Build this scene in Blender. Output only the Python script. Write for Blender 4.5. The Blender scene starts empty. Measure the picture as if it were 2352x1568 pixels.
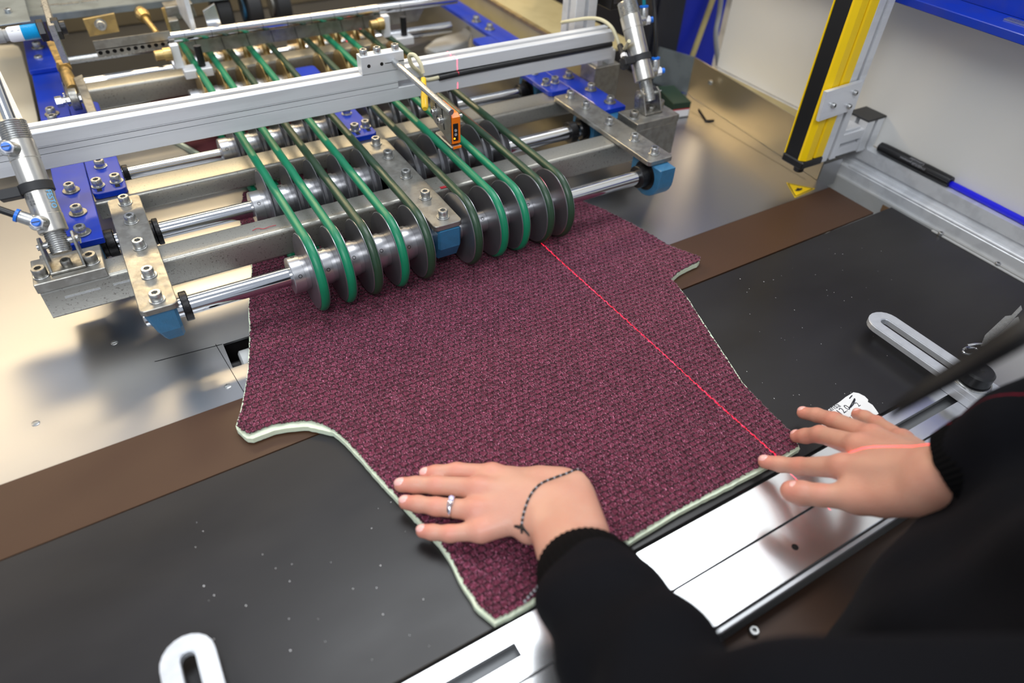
import bpy, bmesh, math, random
import numpy as np
from mathutils import Vector, Matrix
random.seed(7); np.random.seed(7)
S = bpy.context.scene
COL = S.collection
PI = math.pi
# ------------------------------------------------------------------ camera (table top is z = 0)
CAMH = 0.6
FPX = 1580.8
RX = Vector((0.86212333, -0.50548385, 0.03506334))     # image right
RY = Vector((-0.31953261, -0.59607167, -0.73661216))   # image down
RZ = Vector((0.39324581, 0.62384665, -0.67540587))     # view direction
cd = bpy.data.cameras.new('camera'); cam = bpy.data.objects.new('camera', cd); COL.objects.link(cam)
cd.sensor_width = 36; cd.lens = FPX / 2352 * 36; cd.clip_start = 0.01
cam.matrix_world = Matrix(((RX.x, -RY.x, -RZ.x, 0), (RX.y, -RY.y, -RZ.y, 0), (RX.z, -RY.z, -RZ.z, CAMH), (0, 0, 0, 1)))
cd.dof.use_dof = True; cd.dof.focus_distance = 0.88; cd.dof.aperture_fstop = 2.8
S.camera = cam
S.view_settings.view_transform = 'Standard'; S.view_settings.look = 'None'
S.view_settings.gamma = 1; S.view_settings.use_curve_mapping = False
S.view_settings.exposure = 0.30
# ------------------------------------------------------------------ world and lights
W = bpy.data.worlds.new('hall_air'); S.world = W; W.use_nodes = True
W.node_tree.nodes['Background'].inputs[0].default_value = (0.80, 0.87, 1.0, 1)
W.node_tree.nodes['Background'].inputs[1].default_value = 0.50
def area(name, loc, target, sx, sy, power, col):
    l = bpy.data.lights.new(name, 'AREA'); l.shape = 'RECTANGLE'; l.size = sx; l.size_y = sy
    l.energy = power; l.color = col
    o = bpy.data.objects.new(name, l); COL.objects.link(o); o.location = loc
    d = Vector(target) - Vector(loc)
    o.rotation_euler = d.to_track_quat('-Z', 'Y').to_euler()
    return o
area('ceiling_tube_lamp', (1.5, 1.15, 2.4), (1.5, 1.15, 0), 3.2, 0.85, 56, (0.95, 0.98, 1.0))
area('fill_light_behind', (-1.0, -0.9, 2.4), (-0.4, 0.6, 0), 2.4, 0.8, 46, (0.95, 0.98, 1.0))  # added fill from the operator side, brightens faces turned to the front
area('warm_work_lamp', (-0.9, 3.25, 1.95), (-0.1, 0.9, 0), 2.6, 0.16, 20, (1.0, 0.76, 0.42))
area('warm_work_lamp_right', (4.3, 3.9, 1.9), (1.0, 1.0, 0), 2.4, 0.9, 90, (1.0, 0.76, 0.42))
area('rear_warm_fill', (0.35, 1.86, 0.80), (0.35, 1.2, 0.05), 0.9, 0.05, 4.5, (1.0, 0.74, 0.38))  # added warm fill over the rear rollers, no lamp known there
area('rear_ceiling_tube', (-1.25, 2.95, 2.4), (-.3, .6, 0), 1.8, 0.08, 0.7, (0.92, 0.95, 1.0))
# the line laser: a spot whose beam passes only a thin vertical fan
ll = bpy.data.lights.new('line_laser', 'SPOT'); ll.energy = 260.0; ll.color = (1, 1, 1); ll.shadow_soft_size = 0
ll.spot_size = math.radians(85); ll.spot_blend = 0; ll.use_nodes = True
lo = bpy.data.objects.new('line_laser', ll); COL.objects.link(lo); lo.location = (0.498, 0.45, 1.5)
lo.rotation_euler = (0, 0, math.radians(1.45))
nt = ll.node_tree; N = nt.nodes
em = N['Emission']; tc = N.new('ShaderNodeTexCoord'); sp = N.new('ShaderNodeSeparateXYZ')
dv = N.new('ShaderNodeMath'); dv.operation = 'DIVIDE'; ab = N.new('ShaderNodeMath'); ab.operation = 'ABSOLUTE'
lt = N.new('ShaderNodeMath'); lt.operation = 'LESS_THAN'; lt.inputs[1].default_value = 0.00042
ms = N.new('ShaderNodeMath'); ms.operation = 'MULTIPLY'; ms.inputs[1].default_value = 6.5
nt.links.new(tc.outputs['Normal'], sp.inputs[0]); nt.links.new(sp.outputs[0], dv.inputs[0]); nt.links.new(sp.outputs[2], dv.inputs[1])
nt.links.new(dv.outputs[0], ab.inputs[0]); nt.links.new(ab.outputs[0], lt.inputs[0]); nt.links.new(lt.outputs[0], ms.inputs[0])
nt.links.new(ms.outputs[0], em.inputs['Strength']); em.inputs['Color'].default_value = (1.0, 0.01, 0.06, 1)

# ------------------------------------------------------------------ helpers
def ray(px, py): return RX * (px - 1176) + RY * (py - 784) + RZ * FPX
def P(px, py, z=0.0):
    """the point at height z that the photograph shows at that pixel"""
    d = ray(px, py); t = (z - CAMH) / d.z
    return Vector((d.x * t, d.y * t, z))
def PY(px, py, y):
    d = ray(px, py); t = y / d.y; return Vector((d.x * t, y, CAMH + d.z * t))
def PX(px, py, x):
    d = ray(px, py); t = x / d.x; return Vector((x, d.y * t, CAMH + d.z * t))
def lin(c): return tuple(((v / 255) / 12.92 if v / 255 <= 0.04045 else ((v / 255 + 0.055) / 1.055) ** 2.4) for v in c)

def mat(name, col, metal=0.0, rough=0.5, var=0.0, vscale=40, vcol=None, bump=0.0, bscale=200, stretch=(1, 1, 1), rvar=0.0, sss=0.0, spec=0.5, coat=0.0, trans=0.0, vlo=0.45, vhi=0.6):
    m = bpy.data.materials.new(name); m.use_nodes = True; n = m.node_tree.nodes; L = m.node_tree.links
    b = n['Principled BSDF']; c = (*lin(col), 1)
    b.inputs['Base Color'].default_value = c; b.inputs['Metallic'].default_value = metal; b.inputs['Roughness'].default_value = rough
    b.inputs['Specular IOR Level'].default_value = spec
    b.inputs['Coat Weight'].default_value = coat
    if trans: b.inputs['Transmission Weight'].default_value = trans
    if sss:
        b.inputs['Subsurface Weight'].default_value = sss; b.inputs['Subsurface Radius'].default_value = (1, .35, .2); b.inputs['Subsurface Scale'].default_value = .006
    if var or bump or rvar:
        t = n.new('ShaderNodeTexCoord'); mp = n.new('ShaderNodeMapping'); mp.inputs['Scale'].default_value = stretch
        L.new(t.outputs['Object'], mp.inputs[0])
    if var:
        no = n.new('ShaderNodeTexNoise'); no.inputs['Scale'].default_value = vscale; no.inputs['Detail'].default_value = 5
        L.new(mp.outputs[0], no.inputs[0])
        r = n.new('ShaderNodeMapRange'); r.inputs[1].default_value = vlo; r.inputs[2].default_value = vhi; r.inputs[3].default_value = 0; r.inputs[4].default_value = var
        L.new(no.outputs[0], r.inputs[0])
        mx = n.new('ShaderNodeMix'); mx.data_type = 'RGBA'; mx.inputs[6].default_value = c
        mx.inputs[7].default_value = (*lin(vcol or tuple(v * .5 for v in col)), 1)
        L.new(r.outputs[0], mx.inputs[0]); L.new(mx.outputs[2], b.inputs['Base Color'])
    if rvar:
        n2 = n.new('ShaderNodeTexNoise'); n2.inputs['Scale'].default_value = vscale * 1.7; n2.inputs['Detail'].default_value = 4
        L.new(mp.outputs[0], n2.inputs[0])
        r2 = n.new('ShaderNodeMapRange'); r2.inputs[1].default_value = .35; r2.inputs[2].default_value = .65
        r2.inputs[3].default_value = max(.02, rough - rvar); r2.inputs[4].default_value = rough + rvar
        L.new(n2.outputs[0], r2.inputs[0]); L.new(r2.outputs[0], b.inputs['Roughness'])
    if bump:
        n3 = n.new('ShaderNodeTexNoise'); n3.inputs['Scale'].default_value = bscale; n3.inputs['Detail'].default_value = 3
        L.new(mp.outputs[0], n3.inputs[0])
        bp = n.new('ShaderNodeBump'); bp.inputs['Strength'].default_value = bump; bp.inputs['Distance'].default_value = .001
        L.new(n3.outputs[0], bp.inputs['Height']); L.new(bp.outputs[0], b.inputs['Normal'])
    return m
def emis(name, col, s):
    m = mat(name, col, rough=.4); b = m.node_tree.nodes['Principled BSDF']
    b.inputs['Emission Color'].default_value = (*lin(col), 1); b.inputs['Emission Strength'].default_value = s
    return m
M = {}
M['sheet'] = mat('brushed_sheet_steel', (178, 178, 180), 1, .33)
M['sheet2'] = mat('warm_lit_satin_steel', (196, 184, 158), 1, .42)  # tan tint paints the warm reflection into the upstand steel
M['steel'] = mat('worn_grey_steel', (158, 156, 150), .8, .38, var=.45, vscale=70, vcol=(118, 114, 106), bump=.12, bscale=400, rvar=.06)
M['beam'] = mat('dull_bare_steel_tube', (168, 166, 158), .8, .38, var=.7, vscale=420, vcol=(92, 88, 80), bump=.15, bscale=500, rvar=.05, vlo=.60, vhi=.70)
M['zinc'] = mat('zinc_plated_steel', (190, 191, 190), .9, .30, var=.25, vscale=200, vcol=(150, 148, 142), rvar=.04)
M['oldzinc'] = mat('oily_zinc_steel', (160, 158, 152), .9, .38, var=.5, vscale=160, vcol=(104, 100, 92), rvar=.06)
M['cyl'] = mat('satin_stainless_cylinder', (200, 197, 190), .9, .30, var=.1, vscale=80)
M['chrome'] = mat('polished_steel', (205, 207, 210), 1, .10)
M['turned'] = mat('turned_steel', (186, 186, 188), .9, .30)
M['disc'] = mat('machined_disc_steel', (148, 148, 152), .85, .34, var=.15, vscale=40)
M['alu'] = mat('anodised_aluminium', (226, 228, 231), .3, .36, var=.25, vscale=14, vcol=(172, 174, 178), stretch=(.3, 3, 3), rvar=.05)
M['polalu'] = mat('polished_aluminium_rail', (228, 229, 232), .95, .22)
M['stopalu'] = mat('milled_aluminium_bar', (222, 225, 230), .55, .33, var=.2, vscale=90, vcol=(190, 193, 198), rvar=.03)
M['slot'] = mat('shaded_slot_grey', (112, 114, 116), .5, .5)
M['blue'] = mat('blue_enamel', (4, 50, 172), 0, .32, var=.2, vscale=30, vcol=(60, 66, 120), coat=.25)
M['bluedeep'] = mat('deep_blue_enamel', (0, 30, 165), 0, .45)
M['warmdisc'] = mat('warm_lit_disc_steel', (214, 188, 132), .9, .32, var=.2, vscale=40)  # same steel discs, warm light painted into the colour for the rear rows
M['teal'] = mat('teal_cast_enamel', (48, 108, 146), 0, .42, bump=.5, bscale=900, var=.3, vscale=120, vcol=(44, 90, 118))
M['black'] = mat('black_plastic', (22, 22, 24), 0, .38)
M['blacksteel'] = mat('blackened_steel', (30, 29, 30), .4, .35, bump=.3, bscale=600)
M['rubber'] = mat('dull_black_rubber', (34, 34, 36), 0, .6)
M['brown'] = mat('brown_laminate', (72, 49, 34), 0, .42, spec=.3, var=.25, vscale=5, vcol=(62, 42, 28), bump=.05, bscale=900)
M['board'] = mat('charcoal_smooth_board', (25, 23, 24), 0, .34, var=.35, vscale=5, vcol=(52, 51, 54), stretch=(1, 2.2, 1), rvar=.03, vlo=.3, vhi=.8, spec=.38)
M['foam'] = mat('pale_green_foam', (222, 232, 205), 0, .9, bump=.4, bscale=700, sss=.15)
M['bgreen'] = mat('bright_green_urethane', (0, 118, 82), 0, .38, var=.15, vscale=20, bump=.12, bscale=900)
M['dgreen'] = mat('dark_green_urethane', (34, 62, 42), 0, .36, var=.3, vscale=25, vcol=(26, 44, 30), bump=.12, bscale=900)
M['white'] = mat('white_painted_panel', (228, 227, 222), 0, .5, var=.15, vscale=2.5, vcol=(196, 194, 188), bump=.03, bscale=500)
M['greypaint'] = mat('light_grey_paint', (176, 177, 176), 0, .5, var=.3, vscale=14, vcol=(150, 148, 142))
M['yellow'] = mat('yellow_powder_coat', (250, 208, 0), 0, .42)
M['brass'] = mat('yellow_passivated_steel', (198, 170, 112), .85, .38, var=.5, vscale=60, vcol=(150, 130, 92), rvar=.1)
M['tan'] = mat('tan_passivated_plate', (186, 172, 128), .35, .5, var=.3, vscale=20, vcol=(160, 146, 104))
M['cream'] = mat('cream_hose', (206, 198, 164), 0, .5)
M['orange'] = mat('orange_plastic', (238, 118, 10), 0, .35)
M['cyan'] = mat('sky_blue_plastic', (10, 150, 205), 0, .35, bump=0)
M['bluecap'] = mat('blue_screw_plastic', (20, 110, 215), 0, .35)
M['tealhose'] = mat('teal_hose', (0, 120, 130), 0, .35)
M['greenbox'] = mat('dark_green_card', (26, 50, 34), 0, .55)
M['label'] = mat('white_print_label', (225, 225, 228), 0, .5)
M['red'] = mat('red_print', (190, 30, 50), 0, .5)
M['ink'] = mat('black_ink', (25, 25, 40), 0, .6)
M['greyink'] = mat('grey_print', (150, 150, 155), 0, .5)
M['blueink'] = mat('light_blue_print', (90, 175, 225), 0, .5)
M['paper'] = mat('white_paper', (232, 232, 232), 0, .75, var=.15, vscale=60, vcol=(205, 205, 210))
M['skin'] = mat('skin', (200, 150, 128), 0, .45, var=.45, vscale=28, vcol=(192, 128, 108), bump=.25, bscale=500, sss=.25, vlo=.4, vhi=.68)
def _pink(m):
    n = m.node_tree.nodes; L = m.node_tree.links; b = n['Principled BSDF']; src = b.inputs['Base Color'].links[0].from_socket
    a = n.new('ShaderNodeAttribute'); a.attribute_name = 'knuckle'; mx = n.new('ShaderNodeMix'); mx.data_type = 'RGBA'; mx.inputs[7].default_value = (*lin((214, 112, 98)), 1)
    mu = n.new('ShaderNodeMath'); mu.operation = 'MULTIPLY'; mu.inputs[1].default_value = .6
    L.new(a.outputs['Fac'], mu.inputs[0]); L.new(mu.outputs[0], mx.inputs[0]); L.new(src, mx.inputs[6]); L.new(mx.outputs[2], b.inputs['Base Color'])
_pink(M['skin'])
M['nail'] = mat('fingernail', (236, 178, 170), 0, .25, coat=.3)
M['knit'] = mat('black_sweater_knit', (8, 9, 14), 0, .9, spec=.12, bump=.5, bscale=900, var=.3, vscale=9, vcol=(15, 16, 22))
M['rib'] = mat('black_ribbed_knit', (6, 6, 7), 0, .9, spec=.1, bump=.5, bscale=900)
M['hair'] = mat('dark_brown_hair', (15, 12, 12), 0, .5, bump=.6, bscale=300, stretch=(6, 6, 1))
M['denim'] = mat('dark_trousers', (24, 26, 34), 0, .85)
M['silver'] = mat('silver', (225, 225, 232), 1, .14)
M['gem'] = mat('pale_lilac_stone', (205, 205, 250), 0, .05, coat=1)
M['led'] = emis('orange_indicator_light', (255, 130, 10), 6)
M['concrete'] = mat('grey_concrete_floor', (120, 118, 114), 0, .7, var=.5, vscale=3)
M['hallwall'] = mat('hall_wall_paint', (150, 148, 142), 0, .8, var=.2, vscale=2)
M['darkmachine'] = mat('dark_cabinet_paint', (20, 22, 32), 0, .45, var=.4, vscale=6, vcol=(36, 38, 48))
M['warmcover'] = mat('warm_reflect_cover', (214, 202, 176), 0, .4)  # cream stands for warm light reflected by the tray, put into the colour
M['wood'] = mat('pale_wood_stick', (176, 160, 104), 0, .55, var=.3, vscale=20)
M['greypipe'] = mat('grey_plastic_pipe', (150, 150, 148), 0, .45)
M['pit'] = mat('black_recess', (22, 20, 20), .2, .5)  # flat near-black for recesses, holes, seams and threads
M['maroonback'] = mat('maroon_cloth_far', (84, 28, 34), 0, .9, bump=.8, bscale=500)
M['jaw'] = mat('bluish_tray_metal', (140, 150, 156), .7, .42, var=.5, vscale=30, vcol=(110, 118, 122))

def root_of(o):
    while o.parent: o = o.parent
    return o
def obj(name, bm, m, parent=None, smooth=False, loc=None, auto=35):
    me = bpy.data.meshes.new(name)
    if parent is not None: bmesh.ops.translate(bm, verts=bm.verts, vec=-root_of(parent).location)
    bm.normal_update(); bm.to_mesh(me); bm.free()
    me.materials.append(M[m] if isinstance(m, str) else m)
    o = bpy.data.objects.new(name, me); COL.objects.link(o)
    if parent is not None: o.parent = parent
    if smooth:
        me.polygons.foreach_set('use_smooth', [True] * len(me.polygons))
        try: me.set_sharp_from_angle(angle=math.radians(auto))
        except Exception: pass
    return o
def tag(o, label=None, cat=None, group=None, kind=None):
    if label: o['label'] = label
    if cat: o['category'] = cat
    if group: o['group'] = group
    if kind: o['kind'] = kind
    return o
def thing(name, label, cat, loc=(0, 0, 0), group=None):
    o = bpy.data.objects.new(name, None); COL.objects.link(o); o.location = loc; o.empty_display_size = .02
    return tag(o, label, cat, group)
def inst(name, mesh, parent, loc, rot=None, scale=1):
    o = bpy.data.objects.new(name, mesh); COL.objects.link(o); o.parent = parent
    o.location = Vector(loc) - root_of(parent).location
    if rot is not None: o.rotation_euler = rot
    o.scale = (scale,) * 3
    return o
def NB(): return bmesh.new()
def box(bm, x0, x1, y0, y1, z0, z1, bev=0.0, seg=1):
    r = bmesh.ops.create_cube(bm, size=1); vs = r['verts']
    bmesh.ops.scale(bm, verts=vs, vec=(abs(x1 - x0), abs(y1 - y0), abs(z1 - z0)))
    bmesh.ops.translate(bm, verts=vs, vec=((x0 + x1) / 2, (y0 + y1) / 2, (z0 + z1) / 2))
    if bev:
        es = list({e for v in vs for e in v.link_edges})
        bmesh.ops.bevel(bm, geom=es, offset=bev, segments=seg, profile=.5, affect='EDGES')
    return bm
def frame(d):
    d = Vector(d).normalized(); a = Vector((0, 0, 1)) if abs(d.z) < .9 else Vector((0, 1, 0))
    u = a.cross(d).normalized(); return u, d.cross(u), d
def lathe(bm, o, axis, prof, seg=32, rings=None):
    """prof: (distance along the axis, radius)"""
    o = Vector(o); u, v, d = frame(axis); prev = None; first = None
    for (t, r) in prof:
        c = o + d * t
        ring = [bm.verts.new(c + (u * math.cos(a) + v * math.sin(a)) * max(r, 1e-6)) for a in [2 * PI * i / seg for i in range(seg)]]
        if prev:
            for i in range(seg): bm.faces.new((prev[i], prev[(i + 1) % seg], ring[(i + 1) % seg], ring[i]))
        else: first = ring
        prev = ring
    if prof[0][1] > 1e-5: bm.faces.new(list(reversed(first)))
    if prof[-1][1] > 1e-5: bm.faces.new(prev)
    return bm
def rod(bm, a, b, r, r2=None, seg=24):
    a = Vector(a); b = Vector(b); L = (b - a).length
    return lathe(bm, a, b - a, [(0, r), (L, r if r2 is None else r2)], seg)
def tube(bm, pts, r, seg=10, closed=False, radii=None):
    pts = [Vector(p) for p in pts]; n = len(pts); rings = []; up = None
    for i in range(n):
        a = pts[(i - 1) % n] if (closed or i > 0) else pts[0]; b = pts[(i + 1) % n] if (closed or i < n - 1) else pts[-1]
        d = (b - a).normalized()
        if up is None: u, v, _ = frame(d); up = u
        u = (up - d * up.dot(d)).normalized(); v = d.cross(u); up = u
        rr = radii[i] if radii else r
        rings.append([bm.verts.new(pts[i] + (u * math.cos(k) + v * math.sin(k)) * rr) for k in [2 * PI * j / seg for j in range(seg)]])
    for i in range(n if closed else n - 1):
        A = rings[i]; B = rings[(i + 1) % n]
        for j in range(seg): bm.faces.new((A[j], A[(j + 1) % seg], B[(j + 1) % seg], B[j]))
    if not closed: bm.faces.new(list(reversed(rings[0]))); bm.faces.new(rings[-1])
    return bm
def curve(pts, n=40):
    pts = [Vector(p) for p in pts]; out = []
    q = [pts[0] * 2 - pts[1]] + pts + [pts[-1] * 2 - pts[-2]]
    m = len(pts) - 1; per = max(2, n // m)
    for i in range(m):
        p0, p1, p2, p3 = q[i:i + 4]
        for k in range(per):
            t = k / per
            out.append(.5 * ((2 * p1) + (p2 - p0) * t + (2 * p0 - 5 * p1 + 4 * p2 - p3) * t * t + (3 * p1 - p0 - 3 * p2 + p3) * t ** 3))
    return out + [pts[-1]]
def prism(bm, pts, z0, z1, bev=0.0, ax='z'):
    """extrude a 2-D outline; ax z: (x,y) between z0,z1; ax x: (y,z) between x; ax y: (x,z) between y"""
    def mk(p, t): return {'z': (p[0], p[1], t), 'x': (t, p[0], p[1]), 'y': (p[0], t, p[1])}[ax]
    A = [bm.verts.new(mk(p, z0)) for p in pts]; B = [bm.verts.new(mk(p, z1)) for p in pts]; n = len(pts)
    fs = [bm.faces.new(A), bm.faces.new(B)]
    for i in range(n): fs.append(bm.faces.new((A[i], A[(i + 1) % n], B[(i + 1) % n], B[i])))
    bmesh.ops.recalc_face_normals(bm, faces=fs)
    if bev:
        es = [e for e in set(e for f in fs[:2] for e in f.edges)]
        bmesh.ops.bevel(bm, geom=es, offset=bev, segments=1, affect='EDGES')
    return bm
def rrect(x0, x1, y0, y1, r, n=5):
    o = []
    for cx, cy, a0 in ((x1 - r, y1 - r, 0), (x0 + r, y1 - r, 90), (x0 + r, y0 + r, 180), (x1 - r, y0 + r, 270)):
        for k in range(n + 1):
            a = math.radians(a0 + 90 * k / n); o.append((cx + r * math.cos(a), cy + r * math.sin(a)))
    return o
def ringprism(bm, outer, inner, z0, z1):
    n = len(outer)
    lay = [[bm.verts.new((p[0], p[1], z)) for p in loop] for z in (z0, z1) for loop in (outer, inner)]
    a, b, c, d = lay
    for i in range(n):
        j = (i + 1) % n
        bm.faces.new((c[i], c[j], d[j], d[i])); bm.faces.new((a[j], a[i], b[i], b[j]))
        bm.faces.new((a[i], a[j], c[j], c[i])); bm.faces.new((b[j], b[i], d[i], d[j]))
    return bm
def mapply(bm, start, mtx):
    bmesh.ops.transform(bm, matrix=mtx, verts=list(bm.verts)[start:])
def text(s, m, parent, origin, xd, yd, size, name='lettering', ext=0.00015):
    cu = bpy.data.curves.new(name, 'FONT'); cu.body = s; cu.size = size; cu.extrude = ext; cu.resolution_u = 2
    t = bpy.data.objects.new('tmp', cu); COL.objects.link(t)
    dg = bpy.context.evaluated_depsgraph_get(); me = bpy.data.meshes.new_from_object(t.evaluated_get(dg))
    bpy.data.objects.remove(t)
    xd = Vector(xd).normalized(); yd = Vector(yd); yd = (yd - xd * yd.dot(xd)).normalized(); zd = xd.cross(yd)
    o = Vector(origin) - (root_of(parent).location if parent else Vector())
    me.transform(Matrix(((xd.x, yd.x, zd.x, o.x), (xd.y, yd.y, zd.y, o.y), (xd.z, yd.z, zd.z, o.z), (0, 0, 0, 1))))
    me.name = name; me.materials.clear(); me.materials.append(M[m])
    ob = bpy.data.objects.new(name, me); COL.objects.link(ob); ob.parent = parent
    return ob
# shared small hardware, built at the origin, axis +z, seated on z = 0
def hexring(r, z, seg=24, hexr=None):
    out = []
    for i in range(seg):
        a = 2 * PI * i / seg
        if hexr: k = (a % (PI / 3)) - PI / 6; rr = hexr * math.cos(PI / 6) / math.cos(k)
        else: rr = r
        out.append((rr * math.cos(a), rr * math.sin(a), z))
    return out
def screw_mesh(name, r, h, m):
    bm = NB(); seg = 24
    rings = [hexring(r * .97, 0), hexring(r, h * .06), hexring(r, h * .9), hexring(r * .9, h), hexring(0, h, hexr=r * .56), hexring(0, h * .35, hexr=r * .56)]
    V = [[bm.verts.new(p) for p in q] for q in rings]
    for A, B in zip(V, V[1:]):
        for i in range(seg): bm.faces.new((A[i], A[(i + 1) % seg], B[(i + 1) % seg], B[i]))
    bm.faces.new(V[-1])
    me = bpy.data.meshes.new(name); bm.to_mesh(me); bm.free(); me.materials.append(M[m])
    me.polygons.foreach_set('use_smooth', [True] * len(me.polygons)); me.set_sharp_from_angle(angle=math.radians(40))
    return me
def washer_mesh(r, h, m):
    bm = NB(); lathe(bm, (0, 0, 0), (0, 0, 1), [(0, r * .98), (h * .2, r), (h * .8, r), (h, r * .96)], 28)
    me = bpy.data.meshes.new('washer'); bm.to_mesh(me); bm.free(); me.materials.append(M[m]); return me
SCREW = screw_mesh('cap_screw', .0068, .0092, 'zinc'); SCREWD = screw_mesh('cap_screw_dark', .0075, .0098, 'oldzinc')
WASH = washer_mesh(.0088, .0016, 'zinc'); WASHB = washer_mesh(.0108, .0022, 'oldzinc')
SMALL = screw_mesh('small_screw', .0038, .004, 'zinc')
def bolt(parent, x, y, z, big=False, dark=False, washer=True, rot=None, scale=1):
    h = (.0022 if big else .0016) * scale if washer else 0
    b = inst('bolt', SCREWD if dark else SCREW, parent, (x, y, z + h), scale=scale * (1.0))
    b.rotation_euler.z = random.random() * 3
    if washer:
        w = bpy.data.objects.new('washer', WASHB if big else WASH); COL.objects.link(w); w.parent = b; w.location = (0, 0, -h / scale)
    return b
# ------------------------------------------------------------------ the hall
def struct(name, bm, m, label=None, **k):
    o = obj(name, bm, m, **k); return tag(o, label, kind='structure')
struct('floor', box(NB(), -6, 7, -4, 8, -.95, -.90), 'concrete')
struct('wall_back', box(NB(), -6, 7, 7.6, 7.8, -.9, 3.6), 'hallwall')
# white side panel of the guard housing
struct('wall_right', box(NB(), 1.166, 1.186, -.35, 1.068, .043, 1.3, .001), 'white', 'white painted guard panel on the right side of the machine')

# ------------------------------------------------------------------ machine table
def yb(x): return .6185 + .0175 * x        # rear edge of the brown strip
def yk(x): return .5215 + .0165 * x        # rear edge of the black board
tab = thing('steel_table_top', 'brushed sheet steel machine table under the roller frame', 'machine table', (0, 1.0, 0))
bm = NB()
hx0, hx1, hy0, hy1 = .026, .33, .674, .722
def slab(bm, x0, x1, y0, y1): box(bm, x0, x1, y0, y1, -.003, 0)
prism(bm, [(-1.3, yb(-1.3)), (hx0, yb(hx0)), (hx0, 2.4), (-1.3, 2.4)], -.003, 0)
prism(bm, [(hx0, yb(hx0)), (hx1, yb(hx1)), (hx1, hy0), (hx0, hy0)], -.003, 0)
slab(bm, hx0, hx1, hy1, 2.4)
prism(bm, [(hx1, yb(hx1)), (1.0472, yb(1.0472)), (1.0525, .72), (1.0872, 1.06), (1.05, 1.10), (1.05, 2.4), (hx1, 2.4)], -.003, 0)
obj('sheet', bm, 'sheet', tab)
for a, b in (((495, 790), (560, 900)), ((510, 790), (355, 830)), ((1587, 256), (1850, 412))):
    A, B = P(*a, .0003), P(*b, .0003); d = (B - A).normalized() * .0004; n = Vector((-d.y, d.x, 0))
    g = NB(); g.faces.new([g.verts.new(q) for q in (A - n, B - n, B + n, A + n)]); obj('seam', g, 'pit', tab)
for px, py in ((263, 787), (82, 972), (523, 887), (1630, 495), (1408, 480)):
    p = P(px, py, 0); s = NB(); lathe(s, (p.x, p.y, -.0005), (0, 0, 1), [(0, .0042), (.0010, .0042), (.0013, .0036)], 20)
    box(s, p.x - .003, p.x + .003, p.y - .0004, p.y + .0004, .0006, .0014)
    if px < 1400: obj('countersunk_screw', s, 'zinc', tab, smooth=True)
    else: s.free()
# recess with the driven wheel showing through the square opening
rec = NB(); box(rec, hx0 - .004, hx1 + .004, hy0 - .004, hy1 + .004, -.07, -.0031); bmesh.ops.reverse_faces(rec, faces=rec.faces)
for f in list(rec.faces):
    if f.calc_center_median().z > -.01: rec.faces.remove(f)
obj('recess', rec, 'pit', tab)
wh = thing('feed_wheel', 'pale grey feed wheel in the square opening beside the fabric', 'wheel', (.07, .698, -.02))
obj('tyre', lathe(NB(), (.038, .692, -.022), (1, 0, 0), [(0, .019), (.002, .022), (.020, .022), (.022, .019)], 36), 'greypaint', wh, smooth=True)
obj('axle', rod(NB(), (.027, .700, -.022), (.040, .700, -.022), .006), 'blacksteel', wh, smooth=True)

# upstand sheet on the right and the angled rear sheet
up = thing('sheet_upstand', 'bent steel upstand along the right edge of the machine table', 'sheet metal', (1.06, .9, 0))
c0 = P(1836, 392, 0); c1 = P(1584, 218, 0)
def wallstrip(pts, h, t=.0015):
    b = NB()
    for (a, c) in zip(pts, pts[1:]):
        a = Vector(a); c = Vector(c); n = Vector((-(c - a).y, (c - a).x, 0)).normalized() * t
        q = [a, c, c + n, a + n]
        lo_ = [b.verts.new((p.x, p.y, p.z)) for p in q]; hi_ = [b.verts.new((p.x, p.y, p.z + h)) for p in q]
        fs = [b.faces.new(lo_), b.faces.new(hi_)] + [b.faces.new((lo_[i], lo_[(i + 1) % 4], hi_[(i + 1) % 4], hi_[i])) for i in range(4)]
        bmesh.ops.recalc_face_normals(b, faces=fs)
    return b
obj('side_sheet', wallstrip([(1.048, .665, .0006), (1.088, 1.060, .0006)], .078), 'sheet2', up)
obj('rear_sheet', wallstrip([(1.088, 1.060, .0006), P(1500, 190, .0006)], .078), 'jaw', up)
sc = inst('round_screw', SMALL, up, PX(1634, 189, 1.071), scale=1.3); sc.rotation_euler = (0, -PI / 2, 0)
obj('end_flange', box(NB(), 1.049, 1.10, .664, .666, -.02, .03), 'sheet', up)

# brown laminate strip and the charcoal board
br = NB(); prism(br, [(-1.3, yb(-1.3)), (-1.3, yk(-1.3)), (1.047, yk(1.047) + .004), (1.047, yb(1.047) - .0006)], -.003, .0002)
br = obj('laminate_strip', br, 'brown'); tag(br, 'long brown laminate strip between steel table and black board', 'table strip')
bd = thing('feeding_board', 'charcoal black feeding board in front of the brown strip', 'board', (.4, .38, 0))
obj('panel', prism(NB(), [(-1.3, .237), (1.083, .237), (1.088, yk(1.088)), (-1.3, yk(-1.3))], -.004, .0014, .0006), 'board', bd)
for px, py in ((2159, 540), (2289, 610)):
    p = P(px, py, .0014); inst('bolt', SCREW, bd, p, scale=.62)
obj('edge_trim', box(NB(), 1.083, 1.0875, .238, .46, -.004, .003, .0004), 'greypaint', bd)

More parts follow.
